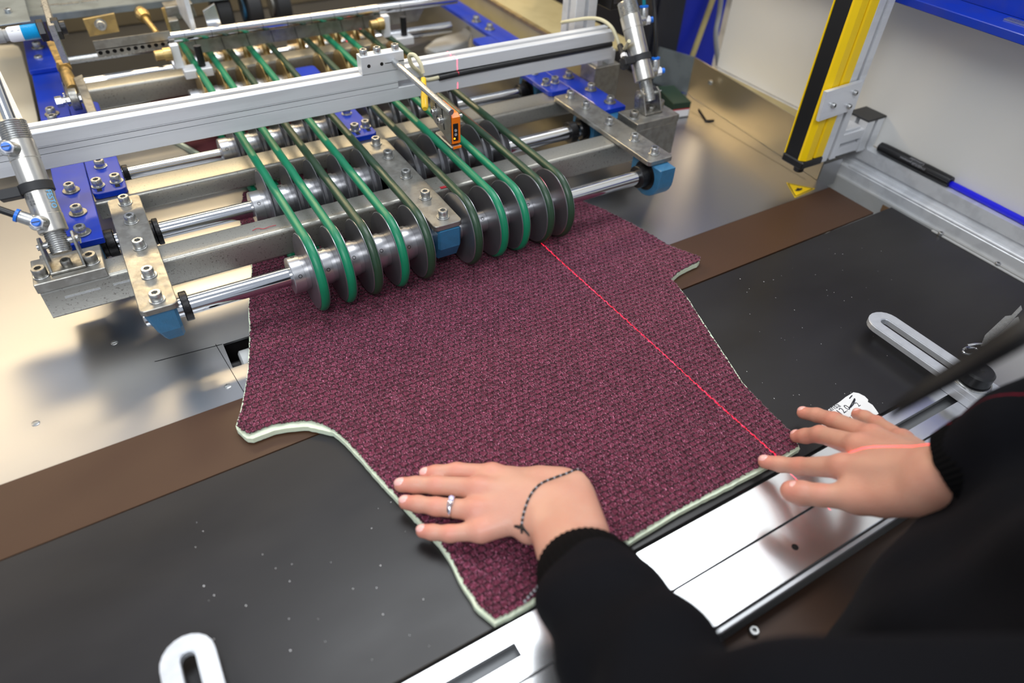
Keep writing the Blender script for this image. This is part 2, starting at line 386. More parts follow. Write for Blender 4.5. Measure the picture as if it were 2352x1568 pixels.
# front rail of two polished plates
fr = thing('front_rail_plate', 'polished aluminium rail plate with long slots nearest the black board', 'rail', (.2, .208, 0))
b = NB(); X0, X1 = -1.2, 1.04; s0, s1 = .2025, .2155
box(b, X0, X1, .1855, s0, .0, .006); box(b, X0, X1, s1, .2315, .0, .006)
for a, c in ((X0, -.40), (.153, .585), (.806, .95)): box(b, a, c, s0, s1, .0, .006)
obj('plate', b, 'polalu', fr)
obj('slot_bottom', box(NB(), X0, X1, s0 - .002, s1 + .002, -.012, -.004), 'slot', fr)
f2 = thing('front_rail_step', 'polished aluminium rail plate nearest the operator, with one drilled hole', 'rail', (.2, .16, 0))
b = NB(); box(b, X0, X1, .139, .1836, .0, .006, .0005); obj('plate', b, 'polalu', f2)
h = P(1826, 1256, .006); obj('drilled_hole', lathe(NB(), (h.x, h.y, .0061), (0, 0, 1), [(0, .0034), (.0001, .0034)], 20), 'pit', f2)
obj('lip', box(NB(), X0, X1, .1335, .1375, -.003, .003, .0005), 'alu', f2)
fs = thing('front_apron', 'brown apron board with a light edge strip under the front rail', 'apron', (.2, .1, -.03))
obj('board', box(NB(), X0, X1, .072, .1325, -.034, -.022), 'brown', fs)
obj('edge_strip', box(NB(), X0, X1, .062, .0715, -.036, -.020, .001), 'alu', fs)
obj('blue_skirt', box(NB(), X0, X1, .055, .0618, -.30, -.021), 'blue', fs)
p = P(1730, 1452, -.022); inst('bolt', SMALL, fs, p, scale=1.2)
# table body below
tb = thing('table_underframe', 'grey boxed underframe that carries the machine table', 'frame', (0, 1, -.9))
obj('body', box(NB(), -1.25, 1.045, .14, 2.35, -.895, -.08), 'greypaint', tb)

# right side channel, rail, marker, hose
sd = thing('side_channel', 'light grey painted channel beside the right edge of the black board', 'channel', (1.1, .5, -.05))
obj('side_plate', box(NB(), 1.128, 1.134, -.35, 1.04, -.10, -.018), 'greypaint', sd)
obj('channel_floor', box(NB(), 1.05, 1.128, -.35, 1.04, -.075, -.07), 'greypaint', sd)
obj('rust_stain', box(NB(), 1.1270, 1.1279, .545, .575, -.037, -.024), mat('brown_stain', (120, 90, 62), 0, .7), sd)
def tprofile(w, h, sx=.008, lip=.0022, d=.010):
    """outline of a slotted aluminium profile, w wide, h high, one slot per side"""
    o = []
    def side(a, b, nrm):
        a = Vector(a); b = Vector(b); nrm = Vector(nrm); t = (b - a).normalized(); mid = (a + b) / 2
        return [a + t * .0008, mid - t * sx / 2, mid - t * sx / 2 + nrm * lip, mid - t * sx + nrm * lip, mid - t * sx * .5 + nrm * d,
                mid + t * sx * .5 + nrm * d, mid + t * sx + nrm * lip, mid + t * sx / 2 + nrm * lip, mid + t * sx / 2, b - t * .0008]
    for a, b, n in (((0, 0), (w, 0), (0, 1)), ((w, 0), (w, h), (-1, 0)), ((w, h), (0, h), (0, -1)), ((0, h), (0, 0), (1, 0))):
        o += [tuple(v) for v in side(a, b, n)]
    return o
def extr(bm, prof, o, ax, t0, t1):
    if ax == 'x': pts = [(o[1] + p[0], o[2] + p[1]) for p in prof]
    elif ax == 'y': pts = [(o[0] + p[0], o[2] + p[1]) for p in prof]
    else: pts = [(o[0] + p[0], o[1] + p[1]) for p in prof]
    return prism(bm, pts, t0, t1, 0, ax)
rl = thing('side_rail', 'grooved aluminium rail running along the foot of the white guard panel', 'rail', (1.155, .4, 0))
b = NB(); prof = [(1.144, .042), (1.1645, .042), (1.1645, -.018), (1.134, -.018), (1.134, .001), (1.137, .004), (1.140, .004), (1.140, .009), (1.150, .009), (1.150, .020), (1.144, .020)]
prism(b, prof, -.35, 1.06, 0, 'y'); obj('profile', b, 'alu', rl)
obj('rail_lip', rod(NB(), (1.138, -.35, .004), (1.138, .67, .004), .0035, seg=12), 'alu', rl, smooth=True)
obj('rear_rail_lip', box(NB(), 1.10, 1.143, .70, 1.06, .035, .05, .001), 'tan', rl)
mk = thing('marker_pen', 'black permanent marker lying on the rail against the white panel', 'marker', (1.155, .57, .05))
A = Vector((1.1548, .640, .0520)); B = Vector((1.1548, .498, .0520)); dd = (B - A).normalized()
obj('barrel', lathe(NB(), A, dd, [(0, .0055), (.002, .0085), (.012, .0092), (.088, .0092), (.089, .0085)], 28), 'black', mk, smooth=True)
obj('cap', lathe(NB(), A + dd * .089, dd, [(0, .0092), (.004, .0096), (.048, .0090), (.052, .0086), (.052, .004), (.048, .004), (.048, 0)], 28), 'black', mk, smooth=True)
obj('pocket_clip', box(NB(), 1.1450, 1.1470, .500, .540, .050, .054, .0006), 'black', mk)
for s, off, sz, tt in (('STAEDTLER permanent', .012, .0050, .35), ('Lumocolor', .045, .0062, 1.0)):
    a = tt; rr = .0095
    nrm = Vector((-math.cos(a), 0, math.sin(a))); ydr = Vector((-math.sin(a), 0, -math.cos(a)))
    base = Vector((A.x, .50 + .04, A.z)) + nrm * rr - ydr * sz * .4
    base.y = B.y + .045 if s != 'Lumocolor' else B.y + .052
    text(s, 'greyink', mk, base, (0, 1, 0), ydr, sz)
th = tag(obj('blue_hose', tube(NB(), curve([(1.159, .50, .0475), (1.1585, .44, .0475), (1.156, .36, .048), (1.152, .26, .050), (1.150, .12, .05)], 24), .0052, 10), mat('vivid_blue_hose', (20, 20, 225), 0, .3), smooth=True),
         'vivid blue air hose lying on the rail past the marker', 'hose')

# blue shelf beam over the white wall
bs = thing('blue_crossbeam', 'chipped blue enamel beam across the top of the white guard panel', 'beam', (1.12, .4, .3))
obj('beam', box(NB(), 1.076, 1.165, -.2, 1.16, .294, .306, .001), 'blue', bs)
obj('upper_panel', box(NB(), 1.140, 1.150, -.2, 1.16, .3065, .40), 'blue', bs)
hp = [P(2170, 2, .3075), P(2352, 66, .3075)]
obj('hinge_strip', prism(NB(), [(1.112, .08), (1.126, .08), (1.126, .52), (1.112, .52)], .3062, .3078), 'zinc', bs)
for yy in (.19, .21): obj('hinge_hole', lathe(NB(), (1.119, yy, .3078), (0, 0, 1), [(0, .003), (.0002, .003)], 14), 'pit', bs)
obj('paint_chip', prism(NB(), [(1.088, .335), (1.096, .325), (1.098, .34), (1.094, .352), (1.087, .348)], .3061, .3064), 'greypaint', bs)

# light curtain, post and bracket
lc = thing('light_curtain', 'yellow safety light curtain column with a black window', 'light curtain', (.985, .665, .05))
y0, y1 = .652, .692
obj('window', box(NB(), .9685, .9699, y0 + .0095, y1 - .0025, .058, 1.0), 'black', lc)
b = NB(); prism(b, [(.967, y0 + .009), (.967, y0 + .005), (.975, y0 - .001), (.990, y0 - .001), (.9925, y0 + .002), (.9925, y0 + .008), (.9965, y0 + .008), (.9965, y0 + .002), (.999, y0), (1.017, y0), (1.017, y1), (.967, y1), (.967, y1 - .002), (.970, y1 - .002), (.970, y0 + .009)], .060, 1.0)
obj('housing', b, 'yellow', lc)
obj('end_cap', box(NB(), .966, 1.0175, y0 - .003, y1 + .001, .046, .0595, .002), 'black', lc)
obj('cable_gland', lathe(NB(), (.982, y0 + .012, .046), (0, 0, -1), [(0, .009), (.010, .0085), (.012, .006)], 16), 'black', lc, smooth=True)
po = thing('curtain_post', 'silver slotted aluminium post carrying the yellow light curtain', 'post', (1.04, .67, .045))
b = NB(); extr(b, tprofile(.038, .038), (1.018, y0, 0), 'z', .047, 1.0); obj('profile', b, 'alu', po)
b = NB(); prism(b, [(PY(1897, 210, .645).x, .185), (PY(1982, 188, .645).x, .188), (PY(1962, 247, .645).x, .140), (PY(1880, 274, .645).x, .136)], .643, .6495, .0006, 'y')
obj('mounting_plate', b, 'alu', po)
for px, py in ((1912, 241), (1962, 212), (1948, 243)):
    s = inst('bolt', SCREW, po, PY(px, py, .643), scale=.6); s.rotation_euler = (PI / 2, 0, 0)
ba = thing('angle_bracket', 'short aluminium bracket arm joining the curtain post to the capped stub', 'bracket', (1.09, .67, .05))
b = NB(); extr(b, tprofile(.036, .040), (1.0565, .656, .046), 'x', 1.0565, 1.116); obj('arm', b, 'alu', ba)
obj('angle_piece', box(NB(), 1.058, 1.110, .660, .690, .0865, .0915, .001), 'alu', ba)
bl_ = inst('bolt', SCREWD, ba, (1.078, .676, .0915), scale=.9)
b = NB(); extr(b, tprofile(.045, .042), (1.118, .655, 0), 'z', .0425, .0975); obj('stub_post', b, 'alu', ba)
obj('black_cap', box(NB(), 1.1165, 1.1645, .6535, .6985, .0977, .1015, .0012), 'black', ba)

# stop arms on the front rail
def stop_arm(xc, y_tip, label, knob=True, zz=.026):
    t = thing('slotted_stop_arm', label, 'stop bar', (xc, .208, .006))
    w, ws, L0 = .0215, .0062, .150
    def stad(hw, y1, n=10):
        o = [(xc + hw, L0 + (.0215 - hw))]
        for k in range(n + 1):
            a = PI * k / n; o.append((xc + hw * math.cos(a), y1 - .0215 + hw * math.sin(a)))
        o.append((xc - hw, L0 + (.0215 - hw))); return o
    b = NB(); ringprism(b, stad(w, y_tip), stad(ws, y_tip), zz - .008, zz)
    bmesh.ops.recalc_face_normals(b, faces=b.faces)
    es = [e for e in b.edges if abs(e.verts[0].co.z - zz) < 1e-5 and abs(e.verts[1].co.z - zz) < 1e-5 and any(abs(f.normal.z) < .5 for f in e.link_faces)]
    bmesh.ops.bevel(b, geom=es, offset=.001, segments=2, affect='EDGES')
    obj('bar', b, 'stopalu', t)
    obj('foot', box(NB(), xc - w, xc + w, .165, .2315, .0062, zz - .0081, .0006), 'stopalu', t)
    if knob:
        obj('knob', lathe(NB(), (xc, .207, zz), (0, 0, 1), [(0, .0185), (.0025, .0185), (.003, .0165), (.004, .0175), (.017, .0175), (.0195, .0150), (.0198, .006), (.018, 0)], 40), 'black', t, smooth=True)
        obj('knob_washer', lathe(NB(), (xc, .207, zz - .0001), (0, 0, 1), [(0, .0205), (.0018, .0205), (.0022, .0195)], 40), 'zinc', t, smooth=True)
    return t
stop_arm(.7865, .352, 'slotted aluminium stop arm with a black knob beside the paper scrap')
stop_arm(-.090, .351, 'slotted aluminium stop arm at the lower left corner of the black board', True, .022)

# snips lying on the board
sn = thing('thread_snips', 'small steel thread snips with open blades lying on the black board', 'scissors', (.90, .28, .002))
def blade(pts, z, t=.0012):
    return prism(NB(), [tuple(P(a, b_, z)[:2]) for a, b_ in pts], z, z + t, .0002)
obj('blade', blade([(2252, 795), (2262, 770), (2308, 727), (2322, 725), (2344, 702), (2347, 712), (2336, 724), (2310, 752), (2262, 795)], .018), 'zinc', sn)
obj('blade', blade([(2262, 800), (2322, 735), (2338, 728), (2343, 742), (2334, 760), (2300, 785), (2268, 812)], .016), 'chrome', sn)
obj('pivot_spring', tube(NB(), curve([P(2222, 793, .016), P(2240, 790, .017), P(2256, 790, .018)], 8), .0015, 8), 'chrome', sn, smooth=True)
obj('finger_ring', tube(NB(), [P(2228 + 17 * math.cos(a), 806 + 8 * math.sin(a), .012) for a in [2 * PI * k / 20 for k in range(20)]], .0017, 8, True), 'chrome', sn, smooth=True)
# torn paper with writing
pp = thing('torn_paper_note', 'torn scrap of white paper with black handwriting beside the right hand', 'paper', tuple(P(1955, 950, .0015)))
pts = [(1876, 960), (1884, 952), (1898, 944), (1908, 936), (1921, 928), (1931, 921), (1942, 912), (1952, 906), (1960, 901), (1972, 903), (1986, 910), (1994, 918), (1993, 923), (2004, 930), (2012, 941), (2018, 950), (2004, 957), (2000, 966), (1982, 990), (1940, 1010), (1900, 992)]
b = NB(); cen = P(1950, 952, .0035)
prism(b, [tuple(P(x, y, .002)[:2]) for x, y in pts], .0020, .0023)
obj('sheet', b, 'paper', pp)
pxd = P(1930, 927, 0) - P(1892, 955, 0)
up_ = lambda a, b_: (P(*b_, 0) - P(*a, 0))
text('jaansa', 'ink', pp, P(1898, 949, .00235), P(1934, 932, 0) - P(1898, 949, 0), up_((1905, 948), (1900, 932)), .0105)
text('-/12.0', 'ink', pp, P(1922, 960, .00235), P(1960, 935, 0) - P(1922, 960, 0), up_((1930, 955), (1926, 935)), .0120)
text('2', 'ink', pp, P(1972, 934, .00235), P(1980, 929, 0) - P(1972, 934, 0), up_((1972, 934), (1968, 920)), .0095)
for i, pl in enumerate((((1950, 938), (1963, 915)), ((1953, 936), (1960, 928), (1964, 917)), ((1951, 915), (1957, 908)), ((1955, 955), (1962, 940), (1960, 950)), ((1945, 962), (1953, 958)))):
    obj('pen_stroke', tube(NB(), [P(x, y, .0024) for x, y in pl], .0007, 6), 'ink', pp)

# warning sticker, green box, hex key
st = thing('warning_sticker', 'yellow triangular hand hazard sticker on the steel table corner', 'sticker', tuple(P(1838, 436, 0)))
tri = [P(1806, 419, .0002), P(1872, 433, .0002), P(1826, 454, .0002)]
cen = sum(tri, Vector()) / 3
obj('yellow_field', prism(NB(), [tuple(p[:2]) for p in tri], .0002, .0005), 'yellow', st)
for i in range(3):
    a, b_ = tri[i].lerp(cen, .14), tri[(i + 1) % 3].lerp(cen, .14)
    d = (b_ - a).normalized(); n = Vector((-d.y, d.x, 0)) * .0009
    g = NB(); g.faces.new([g.verts.new((q.x, q.y, .0006)) for q in (a - n, b_ - n, b_ + n, a + n)]); obj('black_border', g, 'ink', st)
g = NB(); hand = [(-.009, -.002), (-.004, -.004), (.004, -.0035), (.008, -.001), (.009, .001), (.004, .0015), (.003, .004), (-.001, .0045), (-.003, .002), (-.009, .001)]
prism(g, [(cen.x + a, cen.y + b_) for a, b_ in hand], .0005, .0007); obj('hand_symbol', g, 'ink', st)

gb = thing('green_card_box', 'small dark green cardboard box with a white and red label behind the cylinder', 'box', (1.0, 1.0, 0))
bx = [(.972, .979), (1.012, .971), (1.035, 1.052), (.998, 1.062)]
obj('carton', prism(NB(), bx, .0002, .0315, .0006), 'greenbox', gb)
def quadon(a, b_, z0, z1, off, f0=0, f1=1):
    a = Vector((*a, 0)); b_ = Vector((*b_, 0)); d = b_ - a; n = Vector((d.y, -d.x, 0)).normalized() * off
    g = NB(); p, q = a + d * f0 + n, a + d * f1 + n
    g.faces.new([g.verts.new(v) for v in ((p.x, p.y, z0), (q.x, q.y, z0), (q.x, q.y, z1), (p.x, p.y, z1))]); return g
obj('white_label', quadon(bx[0], bx[1], .002, .0165, .0006, .03, .97), 'label', gb)
obj('red_band', quadon(bx[0], bx[1], .0165, .0190, .0006, .03, .97), 'red', gb)
hk = tag(obj('hex_key', tube(NB(), curve([P(1605, 251, .002), P(1619, 272, .002), P(1623, 277, .002), P(1640, 276, .002)], 12), .0018, 6), 'blacksteel'), 'black bent hex key lying on the steel table by the green box', 'hex key')
# offcuts on the steel near the fabric
# ------------------------------------------------------------------ padded fabric piece
def fabric_mat():
    m = bpy.data.materials.new('burgundy_basket_weave'); m.use_nodes = True; n = m.node_tree.nodes; L = m.node_tree.links
    b = n['Principled BSDF']; b.inputs['Roughness'].default_value = .85; b.inputs['Specular IOR Level'].default_value = .25
    b.inputs['Sheen Weight'].default_value = .25; b.inputs['Sheen Roughness'].default_value = .4
    t = n.new('ShaderNodeTexCoord')
    no0 = n.new('ShaderNodeTexNoise'); no0.inputs['Scale'].default_value = 160; no0.inputs['Detail'].default_value = 2
    L.new(t.outputs['Object'], no0.inputs[0])
    vm = n.new('ShaderNodeVectorMath'); vm.operation = 'MULTIPLY_ADD'; vm.inputs[1].default_value = (.0012, .0012, 0)
    L.new(no0.outputs[1], vm.inputs[0]); L.new(t.outputs['Object'], vm.inputs[2])
    bt = n.new('ShaderNodeTexBrick'); bt.offset = .5; bt.inputs['Scale'].default_value = 1
    bt.inputs['Brick Width'].default_value = .0080; bt.inputs['Row Height'].default_value = .0071; bt.inputs['Mortar Size'].default_value = .0013
    bt.inputs['Mortar Smooth'].default_value = .9; bt.inputs['Bias'].default_value = 0
    bt.inputs[1].default_value = (*lin((104, 38, 60)), 1); bt.inputs[2].default_value = (*lin((80, 26, 44)), 1); bt.inputs[3].default_value = (*lin((26, 7, 14)), 1)  # third colour paints shade into the pits of the weave
    L.new(vm.outputs[0], bt.inputs[0])
    n1 = n.new('ShaderNodeTexNoise'); n1.inputs['Scale'].default_value = 1400; n1.inputs['Detail'].default_value = 2
    mp = n.new('ShaderNodeMapping'); mp.inputs['Scale'].default_value = (1, .25, 1); L.new(t.outputs['Object'], mp.inputs[0]); L.new(mp.outputs[0], n1.inputs[0])
    r1 = n.new('ShaderNodeMapRange'); r1.inputs[1].default_value = .58; r1.inputs[2].default_value = .74; L.new(n1.outputs[0], r1.inputs[0])
    mx = n.new('ShaderNodeMix'); mx.data_type = 'RGBA'; mx.inputs[7].default_value = (*lin((226, 140, 172)), 1)
    L.new(r1.outputs[0], mx.inputs[0]); L.new(bt.outputs[0], mx.inputs[6])
    n2 = n.new('ShaderNodeTexNoise'); n2.inputs['Scale'].default_value = 900; n2.inputs['Detail'].default_value = 1; L.new(t.outputs['Object'], n2.inputs[0])
    r2 = n.new('ShaderNodeMapRange'); r2.inputs[1].default_value = .55; r2.inputs[2].default_value = .68; r2.inputs[4].default_value = .75; L.new(n2.outputs[0], r2.inputs[0])
    m2 = n.new('ShaderNodeMix'); m2.data_type = 'RGBA'; m2.inputs[7].default_value = (*lin((40, 12, 22)), 1)
    L.new(r2.outputs[0], m2.inputs[0]); L.new(mx.outputs[2], m2.inputs[6]); L.new(m2.outputs[2], b.inputs['Base Color'])
    bp = n.new('ShaderNodeBump'); bp.inputs['Strength'].default_value = .8; bp.inputs['Distance'].default_value = .0006
    L.new(n1.outputs[0], bp.inputs['Height']); L.new(bp.outputs[0], b.inputs['Normal'])
    return m
M['fabric'] = fabric_mat()
top_px = [(580, 610), (572, 700), (575, 760), (572, 830), (566, 880), (556, 930), (543, 975), (556, 988), (572, 994), (592, 986), (622, 974), (660, 967), (707, 963), (740, 971), (768, 985), (800, 1013), (840, 1058),
          (880, 1103), (925, 1150), (975, 1203), (1010, 1240), (1033, 1272), (1062, 1330), (1098, 1385), (1138, 1420), (1190, 1393), (1255, 1352), (1345, 1297), (1440, 1238), (1560, 1165), (1680, 1104), (1760, 1062), (1800, 1042),
          (1836, 1023), (1822, 993), (1762, 935), (1706, 878), (1655, 800), (1612, 735), (1577, 680), (1549, 645), (1541, 640), (1546, 634), (1562, 620), (1588, 606), (1608, 598), (1609, 588), (1580, 577), (1530, 557), (1485, 530), (1440, 505), (1395, 482), (1365, 470), (1330, 455)]
ZF = .0128
outl = [P(x, y, ZF) for x, y in top_px]
outl = [(p.x, p.y) for p in outl] + [(.575, .90), (.53, 1.00), (.42, 1.06), (.25, 1.08), (.14, 1.055), (.115, .98), (.105, .90)]
def inside(pts, poly):
    x, y = pts[:, 0], pts[:, 1]; c = np.zeros(len(pts), bool); n = len(poly); j = n - 1
    for i in range(n):
        xi, yi = poly[i]; xj, yj = poly[j]
        k = ((yi > y) != (yj > y)) & (x < (xj - xi) * (y - yi) / (yj - yi + 1e-12) + xi); c ^= k; j = i
    return c
def nearest(pts, poly):
    best = np.full(len(pts), 1e9); out = pts.copy(); n = len(poly)
    for i in range(n):
        a = np.array(poly[i]); b = np.array(poly[(i + 1) % n]); d = b - a
        t = np.clip(((pts - a) @ d) / (d @ d), 0, 1); q = a + t[:, None] * d; r = np.linalg.norm(pts - q, axis=1)
        k = r < best; best[k] = r[k]; out[k] = q[k]
    return out, best
def sheet_mesh(poly, step, zfun, thick, jit):
    pa = np.array(poly); x0, y0 = pa.min(0) - step * 2; x1, y1 = pa.max(0) + step * 2
    nx = int((x1 - x0) / step) + 1; ny = int((y1 - y0) / step) + 1
    gx, gy = np.meshgrid(x0 + step * np.arange(nx), y0 + step * np.arange(ny), indexing='ij')
    cx = (gx[:-1, :-1] + step / 2).ravel(); cy = (gy[:-1, :-1] + step / 2).ravel()
    ins = inside(np.stack([cx, cy], 1), poly).reshape(nx - 1, ny - 1)
    V = np.stack([gx.ravel(), gy.ravel()], 1); use = np.zeros((nx, ny), bool); cnt = np.zeros((nx, ny), int)
    for a in (0, 1):
        for b in (0, 1):
            use[a:nx - 1 + a, b:ny - 1 + b] |= ins; cnt[a:nx - 1 + a, b:ny - 1 + b] += ins
    bnd = (use & (cnt < 4)).ravel(); q, _ = nearest(V[bnd], poly)
    V[bnd] = q + np.random.normal(0, jit, (bnd.sum(), 2))
    idx = -np.ones(nx * ny, int); u = use.ravel(); idx[u] = np.arange(u.sum()); VV = V[u]
    Z = zfun(VV[:, 0], VV[:, 1]); top = np.column_stack([VV, Z])
    I, J = np.nonzero(ins); a = idx[I * ny + J]; b = idx[(I + 1) * ny + J]; c = idx[(I + 1) * ny + J + 1]; d = idx[I * ny + J + 1]
    F = np.stack([a, b, c, d], 1); nV = len(top)
    bot = top.copy(); bot[:, 2] = Z - thick
    ed = np.concatenate([F[:, [0, 1]], F[:, [1, 2]], F[:, [2, 3]], F[:, [3, 0]]]); key = np.sort(ed, 1); code = key[:, 0] * nV + key[:, 1]
    un, first, ct = np.unique(code, return_index=True, return_counts=True); be = ed[first[ct == 1]]
    sk = np.stack([be[:, 1], be[:, 0], be[:, 0] + nV, be[:, 1] + nV], 1)
    allV = np.concatenate([top, bot]); allF = np.concatenate([F, F[:, ::-1] + nV, sk])
    return allV, allF
def np_mesh(name, V, F, m, parent=None, smooth=True):
    me = bpy.data.meshes.new(name); V = np.asarray(V, dtype=np.float32)
    if parent is not None: V = V - np.array(root_of(parent).location, dtype=np.float32)
    k = F.shape[1]; me.vertices.add(len(V)); me.vertices.foreach_set('co', V.ravel())
    me.loops.add(F.size); me.loops.foreach_set('vertex_index', F.astype(np.int32).ravel())
    me.polygons.add(len(F)); me.polygons.foreach_set('loop_start', np.arange(0, F.size, k, dtype=np.int32)); me.polygons.foreach_set('loop_total', np.full(len(F), k, dtype=np.int32))
    me.polygons.foreach_set('use_smooth', np.full(len(F), smooth)); me.update(calc_edges=True); me.validate()
    me.materials.append(M[m] if isinstance(m, str) else m)
    o = bpy.data.objects.new(name, me); COL.objects.link(o)
    if parent is not None: o.parent = parent
    return o
def weave(x, y):
    u = x / .0080; v = y / .0071; row = np.floor(v); uu = u + .5 * (row % 2)
    h = (np.sin(PI * (uu - np.floor(uu))) ** .6) * (np.sin(PI * (v - row)) ** .6)
    nz = np.sin(x * 31 + np.sin(y * 23) * 2) * .0006 + np.sin(y * 17 + x * 9) * .0005
    base = ZF - .0019
    return base + h * .0020 + nz * .6 + np.random.normal(0, .00010, x.shape)
fp = thing('padded_fabric_piece', 'burgundy woven upholstery piece backed with pale green foam', 'fabric', (.33, .6, .012))
V, F = sheet_mesh(outl, .0014, weave, .0010, .0006); np_mesh('woven_cover', V, F, 'fabric', fp)
pl = np.array(outl); nxt = np.roll(pl, -1, 0); prv = np.roll(pl, 1, 0); tn = nxt - prv; tn /= np.linalg.norm(tn, axis=1)[:, None]
area2 = np.sum(pl[:, 0] * nxt[:, 1] - nxt[:, 0] * pl[:, 1]); nr = np.stack([tn[:, 1], -tn[:, 0]], 1) * (1 if area2 > 0 else -1)
amt = np.full(len(pl), .0015); amt[6:25] = .002; amt[8:14] = .0065; amt[23:34] = .003; amt[0:6] = .002; amt[36:41] = .003; amt[41:47] = .000; amt[33:36] = .002
fo = pl + nr * amt[:, None]
V, F = sheet_mesh([tuple(p) for p in fo], .006, lambda x, y: np.full(x.shape, ZF - .0042), .0068, .0002); np_mesh('foam_backing', V, F, 'foam', fp, smooth=False)
# the next piece, already through the machine
q = [(.045, 1.40), (.10, 1.56), (.24, 1.66), (.46, 1.62), (.56, 1.42), (.50, 1.22), (.30, 1.16), (.12, 1.20)]
fp2 = thing('far_fabric_piece', 'dark red fabric piece lying under the rear rollers', 'fabric', (.3, 1.4, .01))
obj('cover', prism(NB(), q, .009, .012), 'maroonback', fp2); obj('foam', prism(NB(), [(a * 1.0 + (a - .3) * .02, b_ + (b_ - 1.4) * .03) for a, b_ in q], .0005, .0088), 'foam', fp2)

# ------------------------------------------------------------------ roller frame
ZS = .066
rows = [.730, .908, 1.090, 1.300, 1.47]
px_l = [.1535, .1888, .2242, .2610, .2985]; px_r = [.3695, .4095, .4445, .4848, .5188]
ordn = ['first', 'second', 'third', 'fourth', 'fifth', 'sixth', 'seventh', 'eighth', 'ninth', 'tenth']
rown = ['front', 'second', 'third', 'fourth', 'rearmost']
# beams
def beam(name, label, x0, x1, y0, y1, z0, z1, r=.005):
    t = thing(name, label, 'beam', ((x0 + x1) / 2, (y0 + y1) / 2, z0))
    obj('tube', prism(NB(), rrect(y0, y1, z0, z1, r, 5), x0, x1, 0, 'x'), 'beam', t, smooth=True); return t
b1 = beam('crossbeam', 'front square steel crossbeam carrying the three bare steel bracket plates', -.139, .742, .799, .839, .0485, .0890)
obj('capping_block', box(NB(), -.1405, -.066, .7965, .850, .0892, .1020, .0008), 'steel', b1)
obj('capping_block', box(NB(), .7425, .8335, .820, .874, .0892, .1020, .0008), 'steel', b1)
obj('end_block', box(NB(), .7422, .8330, .8205, .872, .030, .0890, .001), 'steel', b1)
obj('milled_groove', box(NB(), -.118, -.080, .7984, .7992, .0735, .0765), 'zinc', b1)
obj('milled_groove', box(NB(), -.066, -.030, .7984, .7992, .0735, .0765), 'zinc', b1)
obj('rear_block', box(NB(), -.135, -.100, .8395, .885, .030, .086, .001), 'steel', b1)
for x, y in ((-.131, .812), (-.078, .815), (.753, .844), (.821, .860)): bolt(b1, x, y, .102, dark=True)
b2 = beam('crossbeam', 'second steel crossbeam, just behind the front one under the blue bracket tips', -.06, .735, .978, 1.0265, .0605, .0890)
b3 = beam('crossbeam', 'third steel crossbeam, partly hidden under the silver overhead profile', -.06, .735, 1.165, 1.215, .0605, .0890)
b4 = beam('crossbeam', 'rearmost steel crossbeam below the grey apron plate', -.06, .56, 1.375, 1.415, .050, .0890)

def bearing(parent, xc, yc, w, col='teal', mirror=1):
    """hanging bearing housing: flat top under the plate, rounded below the shaft"""
    zt = .0889; R = .031 if yc > .8 else .035
    o = [(yc - R, zt), (yc - R, ZS)] + [(yc - R * math.cos(a), ZS - R * .95 * math.sin(a)) for a in [PI * k / 12 for k in range(1, 12)]] + [(yc + R, ZS), (yc + R, zt)]
    b = NB(); prism(b, o, xc - w / 2, xc + w / 2, .0015, 'x')
    bh = obj('bearing_housing', b, col, parent)
    for s in (-1, 1):
        obj('bearing_insert', lathe(NB(), (xc + s * w / 2, yc, ZS), (s, 0, 0), [(-.001, .0235), (.0012, .0235), (.0012, .021), (.0005, .0195), (.0005, .0165), (.008, .0165), (.0085, .0155), (.0085, .0118)], 32), 'blacksteel', bh, smooth=True)
# the middle hanger is a closed casting tapering downward
def hanger(t, xc, yc, tap=0):
    b = NB(); o = [(yc - .030, .0889), (yc - .029, .060), (yc - .018, .0395), (yc + .012, .0395), (yc + .026, .052), (yc + .030, .0889)]
    prism(b, o, xc - .017, xc + .017, .003, 'x')
    for v in b.verts:
        if v.co.z < .075 and v.co.x < xc: v.co.x += tap * (.0889 - v.co.z) / .05
    obj('bearing_housing', b, 'teal', t)
def plate(label, x0, x1, yf, yr, bx, by, kind='steel', skew=.0, front_housing=True):
    t = thing('bracket_plate', label, 'bracket', ((x0 + x1) / 2, .83, .0894))
    pts = rrect(x0, x1, yf, yr, .006, 4); pts = [(p[0], p[1] + (p[0] - x0) * skew) for p in pts]
    obj('plate', prism(NB(), pts, .0894, .0972, .0007), 'steel', t)
    for y in by: bolt(t, bx, y, .0972)
    h = NB(); lathe(h, (bx - .004, .845, .0973), (0, 0, 1), [(0, .0028), (.0001, .0028)], 14); obj('drilled_hole', h, 'pit', t)
    return t
pa = plate('bare steel bracket plate at the left end of the front beam', -.0455, -.0055, .698, .962, -.0245, (.713, .764, .829, .893, .944))
pb = plate('bare steel bracket plate in the middle between the two belt groups', .3145, .3560, .702, .966, .336, (.721, .776, .841, .907, .955))
pc = plate('bare steel bracket plate at the right end of the front beam', .6835, .7315, .714, .986, .709, (.735, .785, .853, .922, .970))
for t, xc in ((pa, -.026), (pc, .708)):
    (hanger(t, xc, rows[0], .012) if xc < 0 else bearing(t, xc, rows[0], .030)); bearing(t, xc + .002, rows[1], .026)
hanger(pb, .336, rows[0]); bearing(pb, .336, rows[1], .026)

